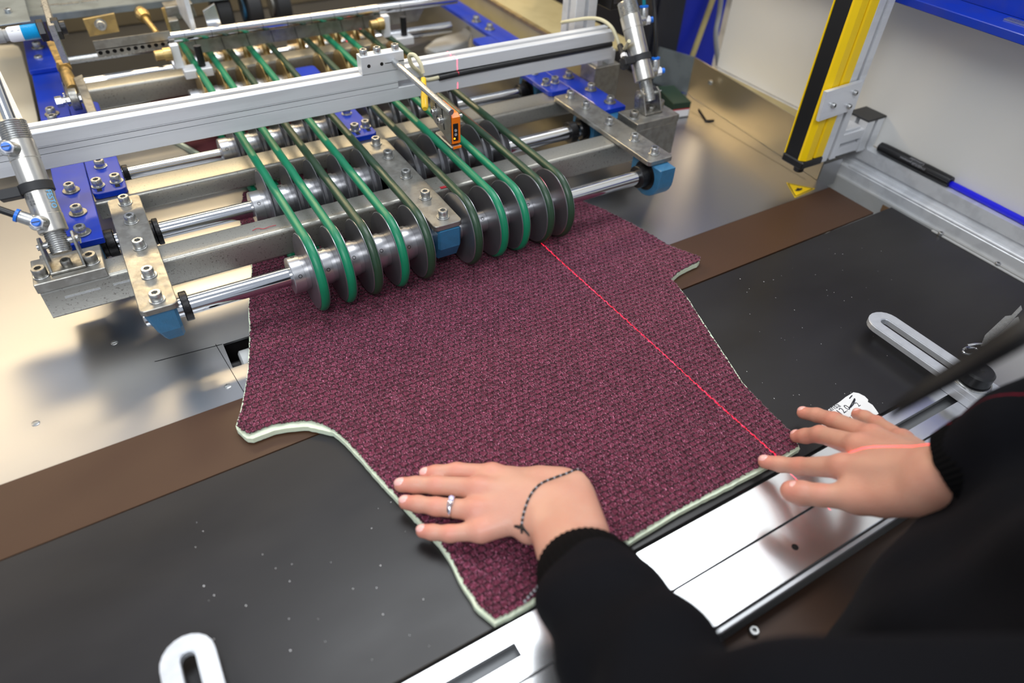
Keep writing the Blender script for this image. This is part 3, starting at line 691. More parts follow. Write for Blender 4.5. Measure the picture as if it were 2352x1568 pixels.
def bluebar(label, x0, x1, y0, y1, z0=.0894, z1=.0978, bolts=(), big=True, extra=None, slotted=False):
    t = thing('blue_bar', label, 'bar', ((x0 + x1) / 2, y0, z0))
    r = .008 if slotted else .0012
    obj('bar', prism(NB(), rrect(x0, x1, y0, y1, r, 4), z0, z1, .0007), 'blue', t)
    for bb in bolts: bolt(t, bb[0], bb[1], z1, big=big)
    return t
BL = bluebar('long blue bar at the far left with three large bolts near its tip', -.1025, -.0602, .871, 1.95, bolts=((-.082, .892), (-.081, .944), (-.083, 1.008), (-.085, 1.245), (-.085, 1.275), (-.085, 1.52)))
bearing(BL, -.081, rows[1], .026)
B2 = bluebar('short blue bar with slotted tip right beside the long left blue bar', -.0592, -.0165, .984, 1.30, bolts=((-.050, 1.006), (-.0265, 1.008), (-.040, 1.062)), big=False, slotted=True)
obj('slot', box(NB(), -.053, -.047, .990, 1.003, .0978, .0981), 'pit', B2); obj('slot', box(NB(), -.030, -.024, .992, 1.005, .0978, .0981), 'pit', B2)
B3 = bluebar('short blue bar with slotted tip between the two belt groups', .3115, .3520, .988, 1.30, bolts=((.3235, 1.012), (.3430, 1.016), (.333, 1.075)), big=False, slotted=True)
obj('slot', box(NB(), .3205, .3265, .995, 1.009, .0978, .0981), 'pit', B3); obj('slot', box(NB(), .340, .346, .999, 1.013, .0978, .0981), 'pit', B3)
B4 = bluebar('short blue bar with slotted tip beside the long right blue bar', .6860, .7300, 1.000, 1.30, bolts=((.698, 1.034), (.7185, 1.035), (.706, 1.088)), big=False, slotted=True)
B5 = bluebar('long blue bar at the far right with three large bolts near its tip', .7318, .7770, .896, 1.95, bolts=((.759, .919), (.760, .979), (.755, 1.044), (.745, 1.39), (.748, 1.335)))
bearing(B5, .754, rows[1], .03)
for t, xc in ((B2, -.038), (B3, .332), (B4, .708)): bearing(t, xc, rows[2], .026)
bu = bluebar('short blue plate bolted across the long left bar near the blue sensor', -.104, -.055, 1.46, 1.66, .0982, .106, bolts=((-.082, 1.57),), big=True)

# shafts
def shaft(i, x0, x1, label, r=.0115, m='chrome', y=None, z=ZS):
    y = y if y is not None else rows[i]
    t = thing('drive_shaft', label, 'shaft', ((x0 + x1) / 2, y, z))
    obj('rod', lathe(NB(), (x0, y, z), (1, 0, 0), [(0, r * .85), (.001, r), (x1 - x0 - .001, r), (x1 - x0, r * .85)], 40), m, t, smooth=True)
    return t
def collar(t, x, y, w=.009, r=.0180, z=ZS):
    obj('clamp_collar', lathe(NB(), (x - w / 2, y, z), (1, 0, 0), [(0, .0118), (0, r - .001), (.001, r), (w - .001, r), (w, r - .001), (w, .0118)], 36), 'blacksteel', t, smooth=True)
    s = obj('set_screw', lathe(NB(), (x, y - r * .92, z + r * .35), (0, -.93, .36), [(-.001, .0022), (.0006, .0022), (.0006, .0012), (-.001, .001)], 14), 'pit', t)
t = shaft(0, -.046, .722, 'polished front shaft resting just above the burgundy fabric'); collar(t, .0015, rows[0]); collar(t, .683, rows[0], .014, .0175)
t = shaft(1, -.1, .775, 'polished second shaft between the two front crossbeams'); collar(t, .0010, rows[1], .007); collar(t, -.0565, rows[1], .012); collar(t, .672, rows[1], .014, .0175)
t = shaft(2, -.052, .722, 'polished third shaft seen below the silver overhead profile', r=.0090); collar(t, -.0120, rows[2], .008, .013); collar(t, .680, rows[2], .012, .0150)
t = shaft(3, -.052, .722, 'polished fourth shaft behind the silver overhead profile')
t = shaft(4, -.052, .722, 'polished rearmost shaft beneath the grey apron plate')
# pulleys
def pulley_meshes(side):
    """local frame: belt groove at x = 0; side = -1 puts the hub to the left"""
    R, G = .0500, .0425
    bm = NB()
    prof = [(-.0068, .0118), (-.0068, R - .001), (-.0062, R), (-.0055, R), (-.0048, R - .002), (-.0020, G), (.0020, G), (.0048, R - .002), (.0055, R), (.0062, R), (.0068, R - .001), (.0068, .0118)]
    lathe(bm, (0, 0, 0), (1, 0, 0), prof, 64)
    me = bpy.data.meshes.new('grooved_disc'); bm.to_mesh(me); bm.free(); me.materials.append(M['disc'])
    me.polygons.foreach_set('use_smooth', [True] * len(me.polygons)); me.set_sharp_from_angle(angle=math.radians(28))
    bm = NB()
    if side < 0: prof = [(-.0275, .0118), (-.0275, .0225), (-.0265, .0233), (-.0130, .0233), (-.0125, .0220), (-.0069, .0220)]
    else: prof = [(-.0200, .0118), (-.0200, .0140), (-.0190, .0148), (-.0069, .0148)]
    lathe(bm, (0, 0, 0), (1, 0, 0), prof, 48)
    hu = bpy.data.meshes.new('hub'); bm.to_mesh(hu); bm.free(); hu.materials.append(M['turned'])
    hu.polygons.foreach_set('use_smooth', [True] * len(hu.polygons)); hu.set_sharp_from_angle(angle=math.radians(30))
    return me, hu
DL, HL = pulley_meshes(-1); DR, HR = pulley_meshes(1)
DWARM = DL.copy(); DWARM.materials[0] = M['warmdisc']
bm = NB(); lathe(bm, (0, 0, -.0012), (0, 0, 1), [(0, .0024), (.0015, .0024), (.0015, .0017), (.0002, .0015), (.0002, .0001)], 14)
SETS = bpy.data.meshes.new('set_screw'); bm.to_mesh(SETS); bm.free(); SETS.materials.append(M['pit'])
for r, yy in enumerate(rows):
    for k, xx in enumerate(px_l + px_r):
        lf = k < 5
        if r == 0: lab = 'steel grooved pulley on the front shaft over the fabric, %s from the left' % ordn[k]
        else: lab = 'steel grooved pulley on the %s shaft, %s from the left' % (rown[r], ordn[k])
        t = thing('grooved_pulley', lab, 'pulley', (xx, yy, ZS), group='grooved pulleys on the %s shaft' % rown[r])
        ds = inst('grooved_disc', DL if r < 3 else DWARM, t, (xx, yy, ZS)); hu = inst('hub', HL if lf else HR, t, (xx, yy, ZS))
        rr = random.random() * .5
        for a in ((.25 + rr), (.25 + rr) + 1.35) if lf else ((.6 + rr),):
            ra = .0232 if lf else .0147
            n = Vector((0, -math.cos(a), math.sin(a)))
            s = inst('set_screw', SETS, hu, Vector((xx + (-.019 if lf else -.0135), yy, ZS)) + n * ra); s.rotation_euler = n.to_track_quat('Z', 'Y').to_euler()
# belts
RB = .0058; RC = .0482
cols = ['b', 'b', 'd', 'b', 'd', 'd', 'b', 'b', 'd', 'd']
def beltpath(x):
    pts = []; yf, yr = rows[0], rows[4]
    for k in range(33):
        a = PI / 2 + PI * k / 32; pts.append((x, yf + RC * math.cos(a), ZS + RC * math.sin(a)))
    for k in range(1, 12): pts.append((x, yf + (yr - yf) * k / 12, ZS - RC))
    for k in range(25):
        a = -PI / 2 + PI * k / 24; pts.append((x, yr + RC * math.cos(a), ZS + RC * math.sin(a)))
    for k in range(1, 12): pts.append((x, yr - (yr - yf) * k / 12, ZS + RC))
    return pts
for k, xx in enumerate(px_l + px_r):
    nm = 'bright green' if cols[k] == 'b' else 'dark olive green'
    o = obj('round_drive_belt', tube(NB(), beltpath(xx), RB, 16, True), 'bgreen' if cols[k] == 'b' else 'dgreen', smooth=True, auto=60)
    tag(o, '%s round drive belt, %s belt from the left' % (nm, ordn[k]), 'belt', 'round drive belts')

# ------------------------------------------------------------------ overhead slotted profile with sensor
pf = thing('overhead_profile', 'silver slotted aluminium profile spanning above the belts', 'profile', (.33, .985, .152))
Y0, Y1, Z0, Z1 = .967, 1.001, .1525, .2005
zm = (Z0 + Z1) / 2 + .001
prof = [(Y0 + .001, Z0), (Y1 - .001, Z0), (Y1, Z0 + .001), (Y1, Z1 - .001), (Y1 - .001, Z1), (.9885, Z1), (.9885, Z1 - .0025), (.9915, Z1 - .0025), (.9915, Z1 - .010), (.9765, Z1 - .010), (.9765, Z1 - .0025), (.9795, Z1 - .0025), (.9795, Z1), (Y0 + .001, Z1), (Y0, Z1 - .001),
        (Y0, zm + .0055), (Y0 + .0012, zm + .0045), (Y0 + .003, zm + .0045), (Y0 + .003, zm + .008), (Y0 + .011, zm + .008), (Y0 + .011, zm - .008), (Y0 + .003, zm - .008), (Y0 + .003, zm - .0045), (Y0 + .0012, zm - .0045), (Y0, zm - .0055), (Y0, Z0 + .001)]
XA, XB = -.245, .790
obj('extrusion', prism(NB(), prof, XA, XB, 0, 'x'), 'alu', pf)
obj('slot_cover', box(NB(), XA, .385, Y0 + .0004, Y0 + .0022, zm - .0048, zm + .0048), 'alu', pf)
obj('slot_cover_groove', box(NB(), XA, .385, Y0 + .0001, Y0 + .0008, zm - .0052, zm - .0046), 'slot', pf)
obj('slot_cover_groove', box(NB(), XA, .385, Y0 + .0001, Y0 + .0008, zm + .0030, zm + .0036), 'slot', pf)
cb = tag(obj('black_sensor_cable', tube(NB(), curve([(.452, .9655, zm - .001), (.50, .9665, zm), (.60, .968, zm), (.70, .968, zm), (.785, .968, zm + .001)], 30), .0044, 12), 'black', smooth=True), 'black sleeved cable tucked into the front slot of the silver profile', 'cable')
cw = tag(obj('pale_sensor_cable', tube(NB(), curve([PY(972, 168, .93), PY(965, 145, .935), PY(952, 127, .945), PY(940, 128, .955), PY(946, 150, .958), PY(965, 166, .962), (.430, .9665, zm), (.46, .9665, zm)], 40), .0029, 10), 'cream', smooth=True), 'pale looped cable rising from the orange sensor into the silver profile', 'cable')
cl = thing('rod_clamp', 'small aluminium clamp block bolted on top of the silver profile', 'clamp', (.37, .98, .2008))
obj('block', box(NB(), .3300, .3965, .9655, .9835, .2008, .2265, .0006), 'alu', cl)
for x in (.338, .359, .387): bolt(cl, x, .9745, .2265, washer=False, scale=.85)
for x in (.341, .361): obj('side_hole', lathe(NB(), (x, .9654, .2125), (0, -1, 0), [(0, .0026), (.0002, .0026)], 16), 'pit', cl)
obj('clamp_slit', box(NB(), .366, .3965, .9650, .9656, .2122, .2130), 'pit', cl)
ra = Vector((.3800, .9775, .2135)); rb = Vector((.3905, .799, .2005))
ph = thing('optical_sensor', 'orange optical sensor on a steel plate at the end of the rod above the belts', 'sensor', tuple(rb))
obj('support_rod', lathe(NB(), ra, rb - ra, [(0, .0046), ((rb - ra).length - .001, .0046), ((rb - ra).length, .0038)], 24), 'zinc', ph, smooth=True)
xs = .3895
b = NB(); prism(b, [(.800, .1965), (.857, .2025), (.861, .200), (.861, .176), (.850, .166), (.800, .1545)], xs - .0010, xs + .0010, .0003, 'x'); obj('mounting_plate', b, 'steel', ph)
for y, z in ((.846, .1835), (.826, .1790)):
    s = inst('bolt', SCREW, ph, (xs - .001, y, z), scale=.62); s.rotation_euler = (0, -PI / 2, 0)
    w = inst('washer', WASH, ph, (xs - .0008, y, z), scale=.8); w.rotation_euler = (0, -PI / 2, 0)
for y in (.838, .818): obj('curved_slot', tube(NB(), [(xs - .0012, y, .168), (xs - .0012, y + .006, .196)], .0007, 6), 'pit', ph)
b = NB(); prism(b, [(.799, .1545), (.799, .192), (.806, .1955), (.850, .1955), (.855, .165), (.806, .1515)], xs + .0016, xs + .0145, .0008, 'x'); obj('orange_housing', b, 'orange', ph)
obj('grey_foot', box(NB(), xs - .0010, xs + .0150, .797, .850, .1475, .1515, .0015), 'steel', ph)
obj('orange_foot_tab', box(NB(), xs + .0016, xs + .0140, .7962, .7975, .1480, .1512), 'orange', ph)
obj('display_window', box(NB(), xs + .0030, xs + .0105, .7982, .7995, .1585, .1835, .0003), 'black', ph)
obj('indicator_light', lathe(NB(), (xs + .0045, .7982, .1625), (0, -1, 0), [(0, .0012), (.0006, .0011), (.0010, .0005)], 12), 'led', ph)
for z in (.168, .174): obj('dial', lathe(NB(), (xs + .0065, .7982, z), (0, -1, 0), [(0, .0021), (.0006, .0020), (.0006, .0013), (.0001, .001)], 16), 'greyink', ph)
obj('side_knob', lathe(NB(), (xs + .0145, .803, .191), (1, 0, 0), [(0, .0028), (.004, .0028), (.0045, .002)], 14), 'zinc', ph, smooth=True)
obj('cable_plug', lathe(NB(), PY(976, 250, .868), PY(972, 172, .93) - PY(976, 250, .868), [(0, .0035), (.004, .0050), (.030, .0050), (.034, .0040), (.062, .0040)], 18), mat('translucent_yellow_plug', (232, 190, 40), 0, .3), ph, smooth=True)
# ------------------------------------------------------------------ pneumatic cylinders
def cylinder(label, xc, zb, yb_, lean, parts, mir=1):
    """lean: unit direction of the cylinder axis; base clevis stands on the capping block"""
    t = thing('pneumatic_cylinder', label, 'cylinder', (xc, yb_, zb))
    d = Vector(lean).normalized()
    piv = Vector((xc, yb_ + .012, zb + .026))
    # U shaped clevis
    w = .0185; th_ = .003
    b = NB(); box(b, xc - w, xc + w, yb_ - .012, yb_ + .020, zb + .0002, zb + .0035, .0006)
    for s in (-1, 1):
        x0 = xc + s * w; x1 = xc + s * (w - th_)
        pr = [(yb_ - .012, zb + .001), (yb_ + .020, zb + .001), (yb_ + .024, zb + .024), (yb_ + .022, zb + .032), (yb_ + .012, zb + .037), (yb_ + .002, zb + .032)]
        prism(b, pr, min(x0, x1), max(x0, x1), .0006, 'x')
    obj('clevis', b, 'oldzinc', t)
    s_ = inst('bolt', SCREWD, t, (xc, yb_ - .002, zb + .0035), scale=.75)
    obj('pivot_pin', rod(NB(), (xc - w - .003, piv.y, piv.z), (xc + w + .003, piv.y, piv.z), .004), 'zinc', t, smooth=True)
    obj('pin_clip', tube(NB(), curve([(xc + w + .002, piv.y - .008, piv.z + .006), (xc + w + .004, piv.y, piv.z), (xc + w + .002, piv.y + .006, piv.z - .010)], 10), .0011, 8), 'zinc', t, smooth=True)
    # threaded nose
    pr = [(-.012, .006), (-.012, .0105)]
    for k in range(15): q = -.011 + k * .0024; pr += [(q, .0105), (q + .0012, .0115)]
    pr += [(.026, .0105)]
    obj('threaded_nose', lathe(NB(), piv, d, pr, 32), 'zinc', t, smooth=True, auto=20)
    R = parts['R']; L0 = parts['L0']
    obj('end_cap', lathe(NB(), piv, d, [(L0, .012), (L0, R * .93), (L0 + .001, R), (L0 + .020, R), (L0 + .0205, R * .96), (L0 + .0215, R * .96)], 40), 'cyl', t, smooth=True)
    L1 = L0 + .0215; L2 = L1 + parts['barrel']
    brl = obj('barrel', lathe(NB(), piv, d, [(L1, R * .97), (L2, R * .97)], 48), 'cyl', t, smooth=True)
    obj('end_cap', lathe(NB(), piv, d, [(L2, R * .96), (L2 + .001, R * .96), (L2 + .0015, R), (L2 + .022, R), (L2 + .023, R * .9)], 40), 'cyl', t, smooth=True)
    L3 = L2 + .023; pr = [(L3, R * .9)]
    for k in range(9): pr += [(L3 + k * .0024, R * .91), (L3 + k * .0024 + .0012, R * .97)]
    pr += [(L3 + .022, R * .9), (L3 + .022, .006)]
    obj('threaded_collar', lathe(NB(), piv, d, pr, 40), 'zinc', t, smooth=True, auto=20)
    obj('piston_rod', rod(NB(), piv + d * (L3 + .02), piv + d * (L3 + parts['rod']), .0062), 'chrome', t, smooth=True)
    # flow valves
    side = Vector(parts['vdir']).normalized(); side = (side - d * side.dot(d)).normalized()
    for q, hose in ((L0 + .011, 1), (L2 + .012, 0)):
        c = piv + d * q; e = c + side * (R + parts['vo'])
        obj('valve_body', lathe(NB(), c + side * (R - .004), side, [(0, .0085), (.014, .0085), (.015, .0075)], 24), 'zinc', t, smooth=True)
        vd = Vector(parts['kdir']).normalized()
        obj('valve_nut', lathe(NB(), e - vd * .003, vd, [(0, .0075), (.008, .0075), (.0082, .0068), (.013, .0068), (.0135, .0058)], 6), 'label', t)
        obj('blue_knob', lathe(NB(), e + vd * .0095, vd, [(0, .0046), (.006, .0046), (.0068, .0038)], 20), 'bluecap', t, smooth=True)
        box_ = NB(); start = 0; box(box_, -.0038, .0038, -.0005, .0005, -.0003, .0003); bmesh.ops.transform(box_, matrix=Matrix.Translation(e + vd * .0164) @ vd.to_track_quat('Z', 'Y').to_matrix().to_4x4(), verts=box_.verts)
        obj('screwdriver_slot', box_, 'pit', t)
        if hose or parts.get('both'):
            hd = Vector(parts['hdir']).normalized()
            pf_ = obj('push_fitting', lathe(NB(), e, hd, [(0, .0070), (.018, .0070), (.020, .0062)], 24), 'zinc', t, smooth=True)
            obj('blue_release_ring', lathe(NB(), e + hd * .020, hd, [(0, .0075), (.003, .0075), (.0035, .005)], 24), 'bluecap', pf_, smooth=True)
    # sensor band and reed sensor
    q = L1 + parts['band']
    pr = []
    obj('sensor_band', lathe(NB(), piv, d, [(q, R * .98), (q, R + .0022), (q + .010, R + .0022), (q + .010, R * .98)], 40), 'rubber', t, smooth=True)
    bd_ = Vector(parts['sdir']).normalized(); bd_ = (bd_ - d * bd_.dot(d)).normalized(); c = piv + d * (q + .004) + bd_ * (R + .004)
    bb = NB(); box(bb, -.004, .018, -.008, .008, -.006, .006, .001)
    yv = d.cross(bd_); bmesh.ops.transform(bb, matrix=Matrix(((bd_.x, yv.x, d.x, c.x), (bd_.y, yv.y, d.y, c.y), (bd_.z, yv.z, d.z, c.z), (0, 0, 0, 1))), verts=bb.verts)
    obj('reed_sensor', bb, 'rubber', t)
    return t, piv, d, R, L0, L1, L2, c, bd_
tl, piv, d, R, L0, L1, L2, c, bd_ = cylinder('pneumatic cylinder at the far left, leaning back from the left beam end', -.103, .1021, .818, (0.0, .62, .78), dict(L0=.012, R=.0155, vo=.004, barrel=.062, rod=.20, vdir=(-.35, -.9, 0), kdir=(-.05, -.8, .55), hdir=(-.75, .35, .45), band=.026, sdir=(-1, 0, 0)))
# maker's lettering on the barrel
nrm = Vector((.25, -.8, .3)); nrm = (nrm - d * nrm.dot(d)).normalized()
text('FESTO', 'blueink', tl, piv + d * (L1 + .024) + nrm * (R + .0004) - nrm.cross(d) * .0045, -d, nrm.cross(d) * -1, .0075)
n2 = (nrm + nrm.cross(d) * .75).normalized()
for i, s in enumerate(('DSNU-25-40', 'P max. 10 bar')):
    text(s, 'ink', tl, piv + d * (L1 + .024) + n2 * (R + .0004) + n2.cross(d) * (.002 + .0032 * i) , -d, n2.cross(d) * -1, .0026)
tr, piv2, d2, R2, a0, a1, a2, c2, bd2 = cylinder('pneumatic cylinder at the right beam end, with two blue valve screws', .792, .1021, .850, (0.0, .58, .81), dict(L0=.023, R=.0170, vo=.012, barrel=.062, rod=.16, vdir=(1, .15, 0), kdir=(.85, -.35, .1), hdir=(0, .25, 1), band=.010, sdir=(-1, -.1, 0), both=1))
# hoses
def hose(name, pts, r, m, label, cat='hose'):
    return tag(obj(name, tube(NB(), curve(pts, 40), r, 12), m, smooth=True), label, cat)
vf = piv + d * (L0 + .011); sd_ = Vector((-.35, -.9, 0)).normalized(); sd_ = (sd_ - d * sd_.dot(d)).normalized(); e0 = vf + sd_ * (R + .004); hd = Vector((-.75, .35, .45)).normalized()
hose('black_air_hose', [e0 + hd * .022, e0 + hd * .045, e0 + hd * .08 + Vector((-.004, 0, .004)), e0 + hd * .14 + Vector((-.02, .02, .01))], .0040, 'black', 'black air hose entering the lower valve of the left cylinder')
hose('black_air_hose', [c + bd_ * .012 + Vector((0, 0, -.002)), c + bd_ * .03, c + bd_ * .06 + Vector((0, 0, -.01)), c + bd_ * .12 + Vector((0, .02, -.03))], .0026, 'black', 'thin black sensor lead leaving the band of the left cylinder', 'cable')
vs = Vector((1, .15, 0)).normalized(); vs = (vs - d2 * vs.dot(d2)).normalized(); h2 = Vector((0, .25, 1)).normalized()
e1 = piv2 + d2 * (a0 + .011) + vs * (R2 + .012); e2 = piv2 + d2 * (a2 + .012) + vs * (R2 + .012)
hose('black_air_hose', [e1 + h2 * .022, e1 + h2 * .06, e1 + h2 * .12 + Vector((0, .01, 0)), e1 + h2 * .2 + Vector((-.02, .02, 0))], .0030, 'black', 'black air hose rising from the lower valve of the right cylinder')
hose('teal_air_hose', [e2 + h2 * .022, e2 + h2 * .05, e2 + h2 * .1, e2 + h2 * .2], .0030, 'tealhose', 'teal air hose rising from the upper valve of the right cylinder')
hose('cream_sensor_cable', [c2 + bd2 * .010 + Vector((0, 0, .033)), PY(1428, 118, .93), PY(1418, 90, .945), PY(1404, 62, .96), PY(1380, 45, .985), PY(1350, 42, 1.01), PY(1310, 48, 1.03), PY(1290, 52, 1.05)], .0030, 'cream', 'cream cable arching over the right end of the silver profile', 'cable')
pg = thing('cable_plug', 'black ribbed plug with white nut on the right cylinder sensor', 'plug', tuple(c2))
pa0 = c2 + bd2 * .010; pd = (PY(1424, 105, .935) - pa0).normalized()
obj('white_nut', lathe(NB(), pa0 + pd * .008, pd, [(0, .0058), (.010, .0058)], 8), 'label', pg)
pr = [(.018, .004)]
for k in range(6): pr += [(.019 + k * .0045, .0048), (.022 + k * .0045, .0052)]
obj('ribbed_boot', lathe(NB(), pa0, pd, pr + [(.047, .0035)], 18), 'rubber', pg, smooth=True)
obj('elbow', box(NB(), pa0.x - .008, pa0.x + .004, pa0.y - .006, pa0.y + .006, pa0.z - .012, pa0.z + .008, .002), 'rubber', pg)

# ------------------------------------------------------------------ posts at the right
sp_ = thing('steel_post', 'stubby bare steel post standing on the table under the right end of the profile', 'post', (.805, 1.01, 0))
obj('column', box(NB(), .778, .834, .995, 1.04, .0003, .128, .001), 'steel', sp_)
obj('spacer', box(NB(), .785, .7965, 1.000, 1.030, .1282, .1523), 'alu', sp_); obj('spacer', box(NB(), .810, .823, 1.000, 1.030, .1282, .1523), 'alu', sp_)
ap = thing('upright_profile', 'slotted aluminium upright rising behind the right end of the silver profile', 'post', (.778, 1.06, .2))
b = NB(); extr(b, tprofile(.046, .042), (.757, 1.0430, 0), 'z', .128, 1.1); obj('profile', b, 'alu', ap)
bk = thing('black_mount_block', 'black machine block with two bright bolts beside the upright', 'bracket', (.84, 1.06, .2))
b = NB(); box(b, .815, .822, 1.02, 1.10, .215, .60, .001); box(b, .822, .862, 1.02, 1.10, .215, .226, .001); box(b, .815, .862, 1.095, 1.102, .2262, .60, .001)
obj('angle', b, 'blacksteel', bk); bolt(bk, .838, 1.05, .226, scale=1.25); s = inst('bolt', SCREW, bk, (.838, 1.095, .262), scale=1.25); s.rotation_euler = (PI / 2, 0, 0)

# ------------------------------------------------------------------ rear part of the machine
cbm = thing('tan_channel_beam', 'tan channel beam running back beside the long right blue bar', 'beam', (.84, 1.4, .08))
obj('channel', prism(NB(), [(.795, .05), (.855, .05), (.855, .125), (.795, .125)], 1.045, 2.1, .001, 'y'), 'tan', cbm)
obj('lip', box(NB(), .790, .800, 1.05, 2.1, .1255, .131), 'brass', cbm)
tl2 = thing('tan_plate', 'flat tan plate lying behind the upright profile', 'plate', (.9, 1.2, .1)); obj('plate', box(NB(), .856, .97, 1.11, 1.60, .10, .106, .001), 'tan', tl2)
bar = thing('chrome_guide_bar', 'large polished chrome guide bar high above the rear belts', 'bar', (.38, 1.36, .16))
obj('rod', lathe(NB(), (.122, 1.36, .1600), (1, 0, 0), [(0, .0085), (.001, .0095), (.56, .0095), (.561, .0085)], 40), 'chrome', bar, smooth=True)
for k in range(10):
    x = .150 + .0450 * k; obj('thread_loop', tube(NB(), [(x, 1.36 + .0098 * math.cos(a), .16 + .0098 * math.sin(a)) for a in [2 * PI * j / 20 for j in range(20)]], .0004, 5, True), 'pit', bar)
ga = thing('grey_apron_plate', 'grey steel apron plate behind the chrome guide bar', 'plate', (.38, 1.375, .13))
obj('plate', prism(NB(), [(.138, .1545), (.62, .1545), (.60, .1235), (.165, .1235)], 1.3715, 1.3745, 0, 'y'), 'steel', ga)
for k in range(10):
    x = .165 + .0450 * k; obj('hanging_thread', tube(NB(), [(x, 1.3708, .154), (x + .004, 1.3708, .1238)], .00045, 5), 'pit', ga)
obj('top_flange', box(NB(), .138, .66, 1.3750, 1.40, .1530, .1545), 'tan', ga)
ps = thing('perforated_strip', 'perforated steel strip with a row of round holes beside the chrome bar', 'strip', (.05, 1.36, .16))
# strip built as a plate with true round openings
def perf(x0, x1, z0, z1, y, t, n, r):
    b = NB(); step = (x1 - x0) / n; zc = z0 + .007
    for i in range(n):
        cx = x0 + step * (i + .5); K = 16
        cir = [(cx + r * math.cos(2 * PI * k / K), zc + r * math.sin(2 * PI * k / K)) for k in range(K)]
        def edge(a):
            c_, s_ = math.cos(a), math.sin(a); hx = step / 2; up = (z1 - zc) if s_ > 0 else (zc - z0)
            k = min(hx / abs(c_) if abs(c_) > 1e-6 else 1e9, up / abs(s_) if abs(s_) > 1e-6 else 1e9); return (cx + c_ * k, zc + s_ * k)
        an = [2 * PI * k / K for k in range(K)]; ed = [edge(a) for a in an]
        for yy in (y, y + t):
            A = [b.verts.new((p[0], yy, p[1])) for p in cir]; B = [b.verts.new((p[0], yy, p[1])) for p in ed]
            for k in range(K):
                j = (k + 1) % K; b.faces.new((A[k], A[j], B[j], B[k]))
            if z1 - zc > 0:
                for cxx in (cx - step / 2, cx + step / 2): pass
            if yy == y: A0 = A
            else:
                for k in range(K): b.faces.new((A0[k], A0[(k + 1) % K], A[(k + 1) % K], A[k]))
    box(b, x0, x1, y, y + t, zc + step / 2 * .999, z1) if False else None
    return b
b = perf(.008, .128, .1470, .1600, 1.352, .002, 11, .0034); box(b, .008, .128, 1.352, 1.354, .1585, .1740); bmesh.ops.recalc_face_normals(b, faces=b.faces); obj('strip', b, 'steel', ps); obj('shadow_back', box(NB(), .008, .128, 1.358, 1.360, .147, .172), 'pit', ps)  # dark sheet added behind the openings to stand for the shade below
def clampblk(label, x0, x1, y):
    t = thing('bar_clamp', label, 'clamp', ((x0 + x1) / 2, y, .103))
    obj('block', box(NB(), x0, x1, y - .014, y + .016, .104, .118, .0006), 'alu', t)
    obj('upright_leg', box(NB(), x0 - .010, x0 + .004, y + .002, y + .016, .118, .158, .001), 'alu', t)
    obj('pin', rod(NB(), (x1 - .014, y, .118), (x1 - .014, y, .153), .0062), 'blacksteel', t, smooth=True)
    obj('clamp_screw', lathe(NB(), (x0 - .011, y, .146), (-1, 0, 0), [(0, .011), (.012, .011), (.012, .0085), (.026, .0085), (.027, .006)], 18), 'brass', t, smooth=True)
    return t
clampblk('aluminium clamp block with a dark pin at the left end of the chrome bar', .1290, .1760, 1.325)
clampblk('aluminium clamp block with a dark pin at the right end of the chrome bar', .515, .560, 1.32)
for x in ((.20, 'white lever plate above the left part of the chrome bar'),):
    t = thing('lever_plate', x[1], 'lever', (.19, 1.42, .18)); obj('plate', prism(NB(), [tuple(PY(a, b_, 1.38)[i] for i in (0, 2)) for a, b_ in ((466, 25), (492, 8), (510, 62), (478, 66))], 1.378, 1.384, .0005, 'y'), 'polalu', t)
    obj('arm', box(NB(), .168, .176, 1.385, 1.50, .155, .22, .001), 'alu', t)
tr_ = thing('cable_tray', 'galvanised slotted cable tray crossing the upper left corner', 'tray', (.1, 1.6, .16))
b = NB(); box(b, -.09, .30, 1.55, 1.552, .155, .166); obj('lip', b, 'jaw', tr_)
obj('top_face', box(NB(), -.09, .30, 1.5522, 1.80, .1645, .1665), 'jaw', tr_)
for a in ((160, 8), (208, 2), (115, 12), (255, -4)):
    p = P(a[0], a[1], .1667); g = NB(); o = []
    for k in range(20):
        an = 2 * PI * k / 20; o.append((p.x + (.011 if math.cos(an) > 0 else -.011) + .0052 * math.cos(an), p.y + .0052 * math.sin(an)))
    inn = [((q[0] - p.x) * .86 + p.x, (q[1] - p.y) * .72 + p.y) for q in o]
    ringprism(g, o, inn, .1665, .1672); obj('raised_slot_rim', g, 'zinc', tr_)
    g = NB(); g.faces.new([g.verts.new((q[0], q[1], .1668)) for q in inn]); obj('slot_shade', g, 'steel', tr_)
tp = thing('corner_cover_plate', 'grey cover plate with a round screw in the top left corner', 'plate', (-.15, 1.55, .2))
obj('plate', prism(NB(), [tuple(P(a, b_, .19)[:2]) for a, b_ in ((-60, -60), (40, -60), (70, 48), (-60, 66))], .188, .190, .0005), 'jaw', tp)
s = inst('round_screw', SMALL, tp, P(20, 28, .190), scale=1.5)
# inductive sensor in its bracket
ns = thing('inductive_sensor', 'sky blue threaded sensor with black nuts at the upper left', 'sensor', tuple(PY(60, 75, 1.3)))
a = PY(-40, 88, 1.30); b_ = PY(158, 62, 1.30); dx = (b_ - a).normalized(); Lx = (b_ - a).length
def along(px): return (PY(px, 75, 1.30) - PY(-40, 75, 1.30)).length
q = lambda px: along(px)
obj('cable_end', lathe(NB(), a, dx, [(0, .010), (q(12), .010), (q(12), .0085), (q(26), .0085)], 24), 'greypipe', ns, smooth=True)
obj('printed_sleeve', lathe(NB(), a, dx, [(q(22), .0095), (q(28), .0108), (q(56), .0108)], 28), 'label', ns, smooth=True)
pr = [(q(56), .0106)]
for k in range(16): z = q(57) + (q(100) - q(57)) * k / 16; pr += [(z, .0106), (z + .0008, .0112)]
obj('threaded_barrel', lathe(NB(), a, dx, pr + [(q(100), .0106)], 28), 'cyan', ns, smooth=True, auto=20)
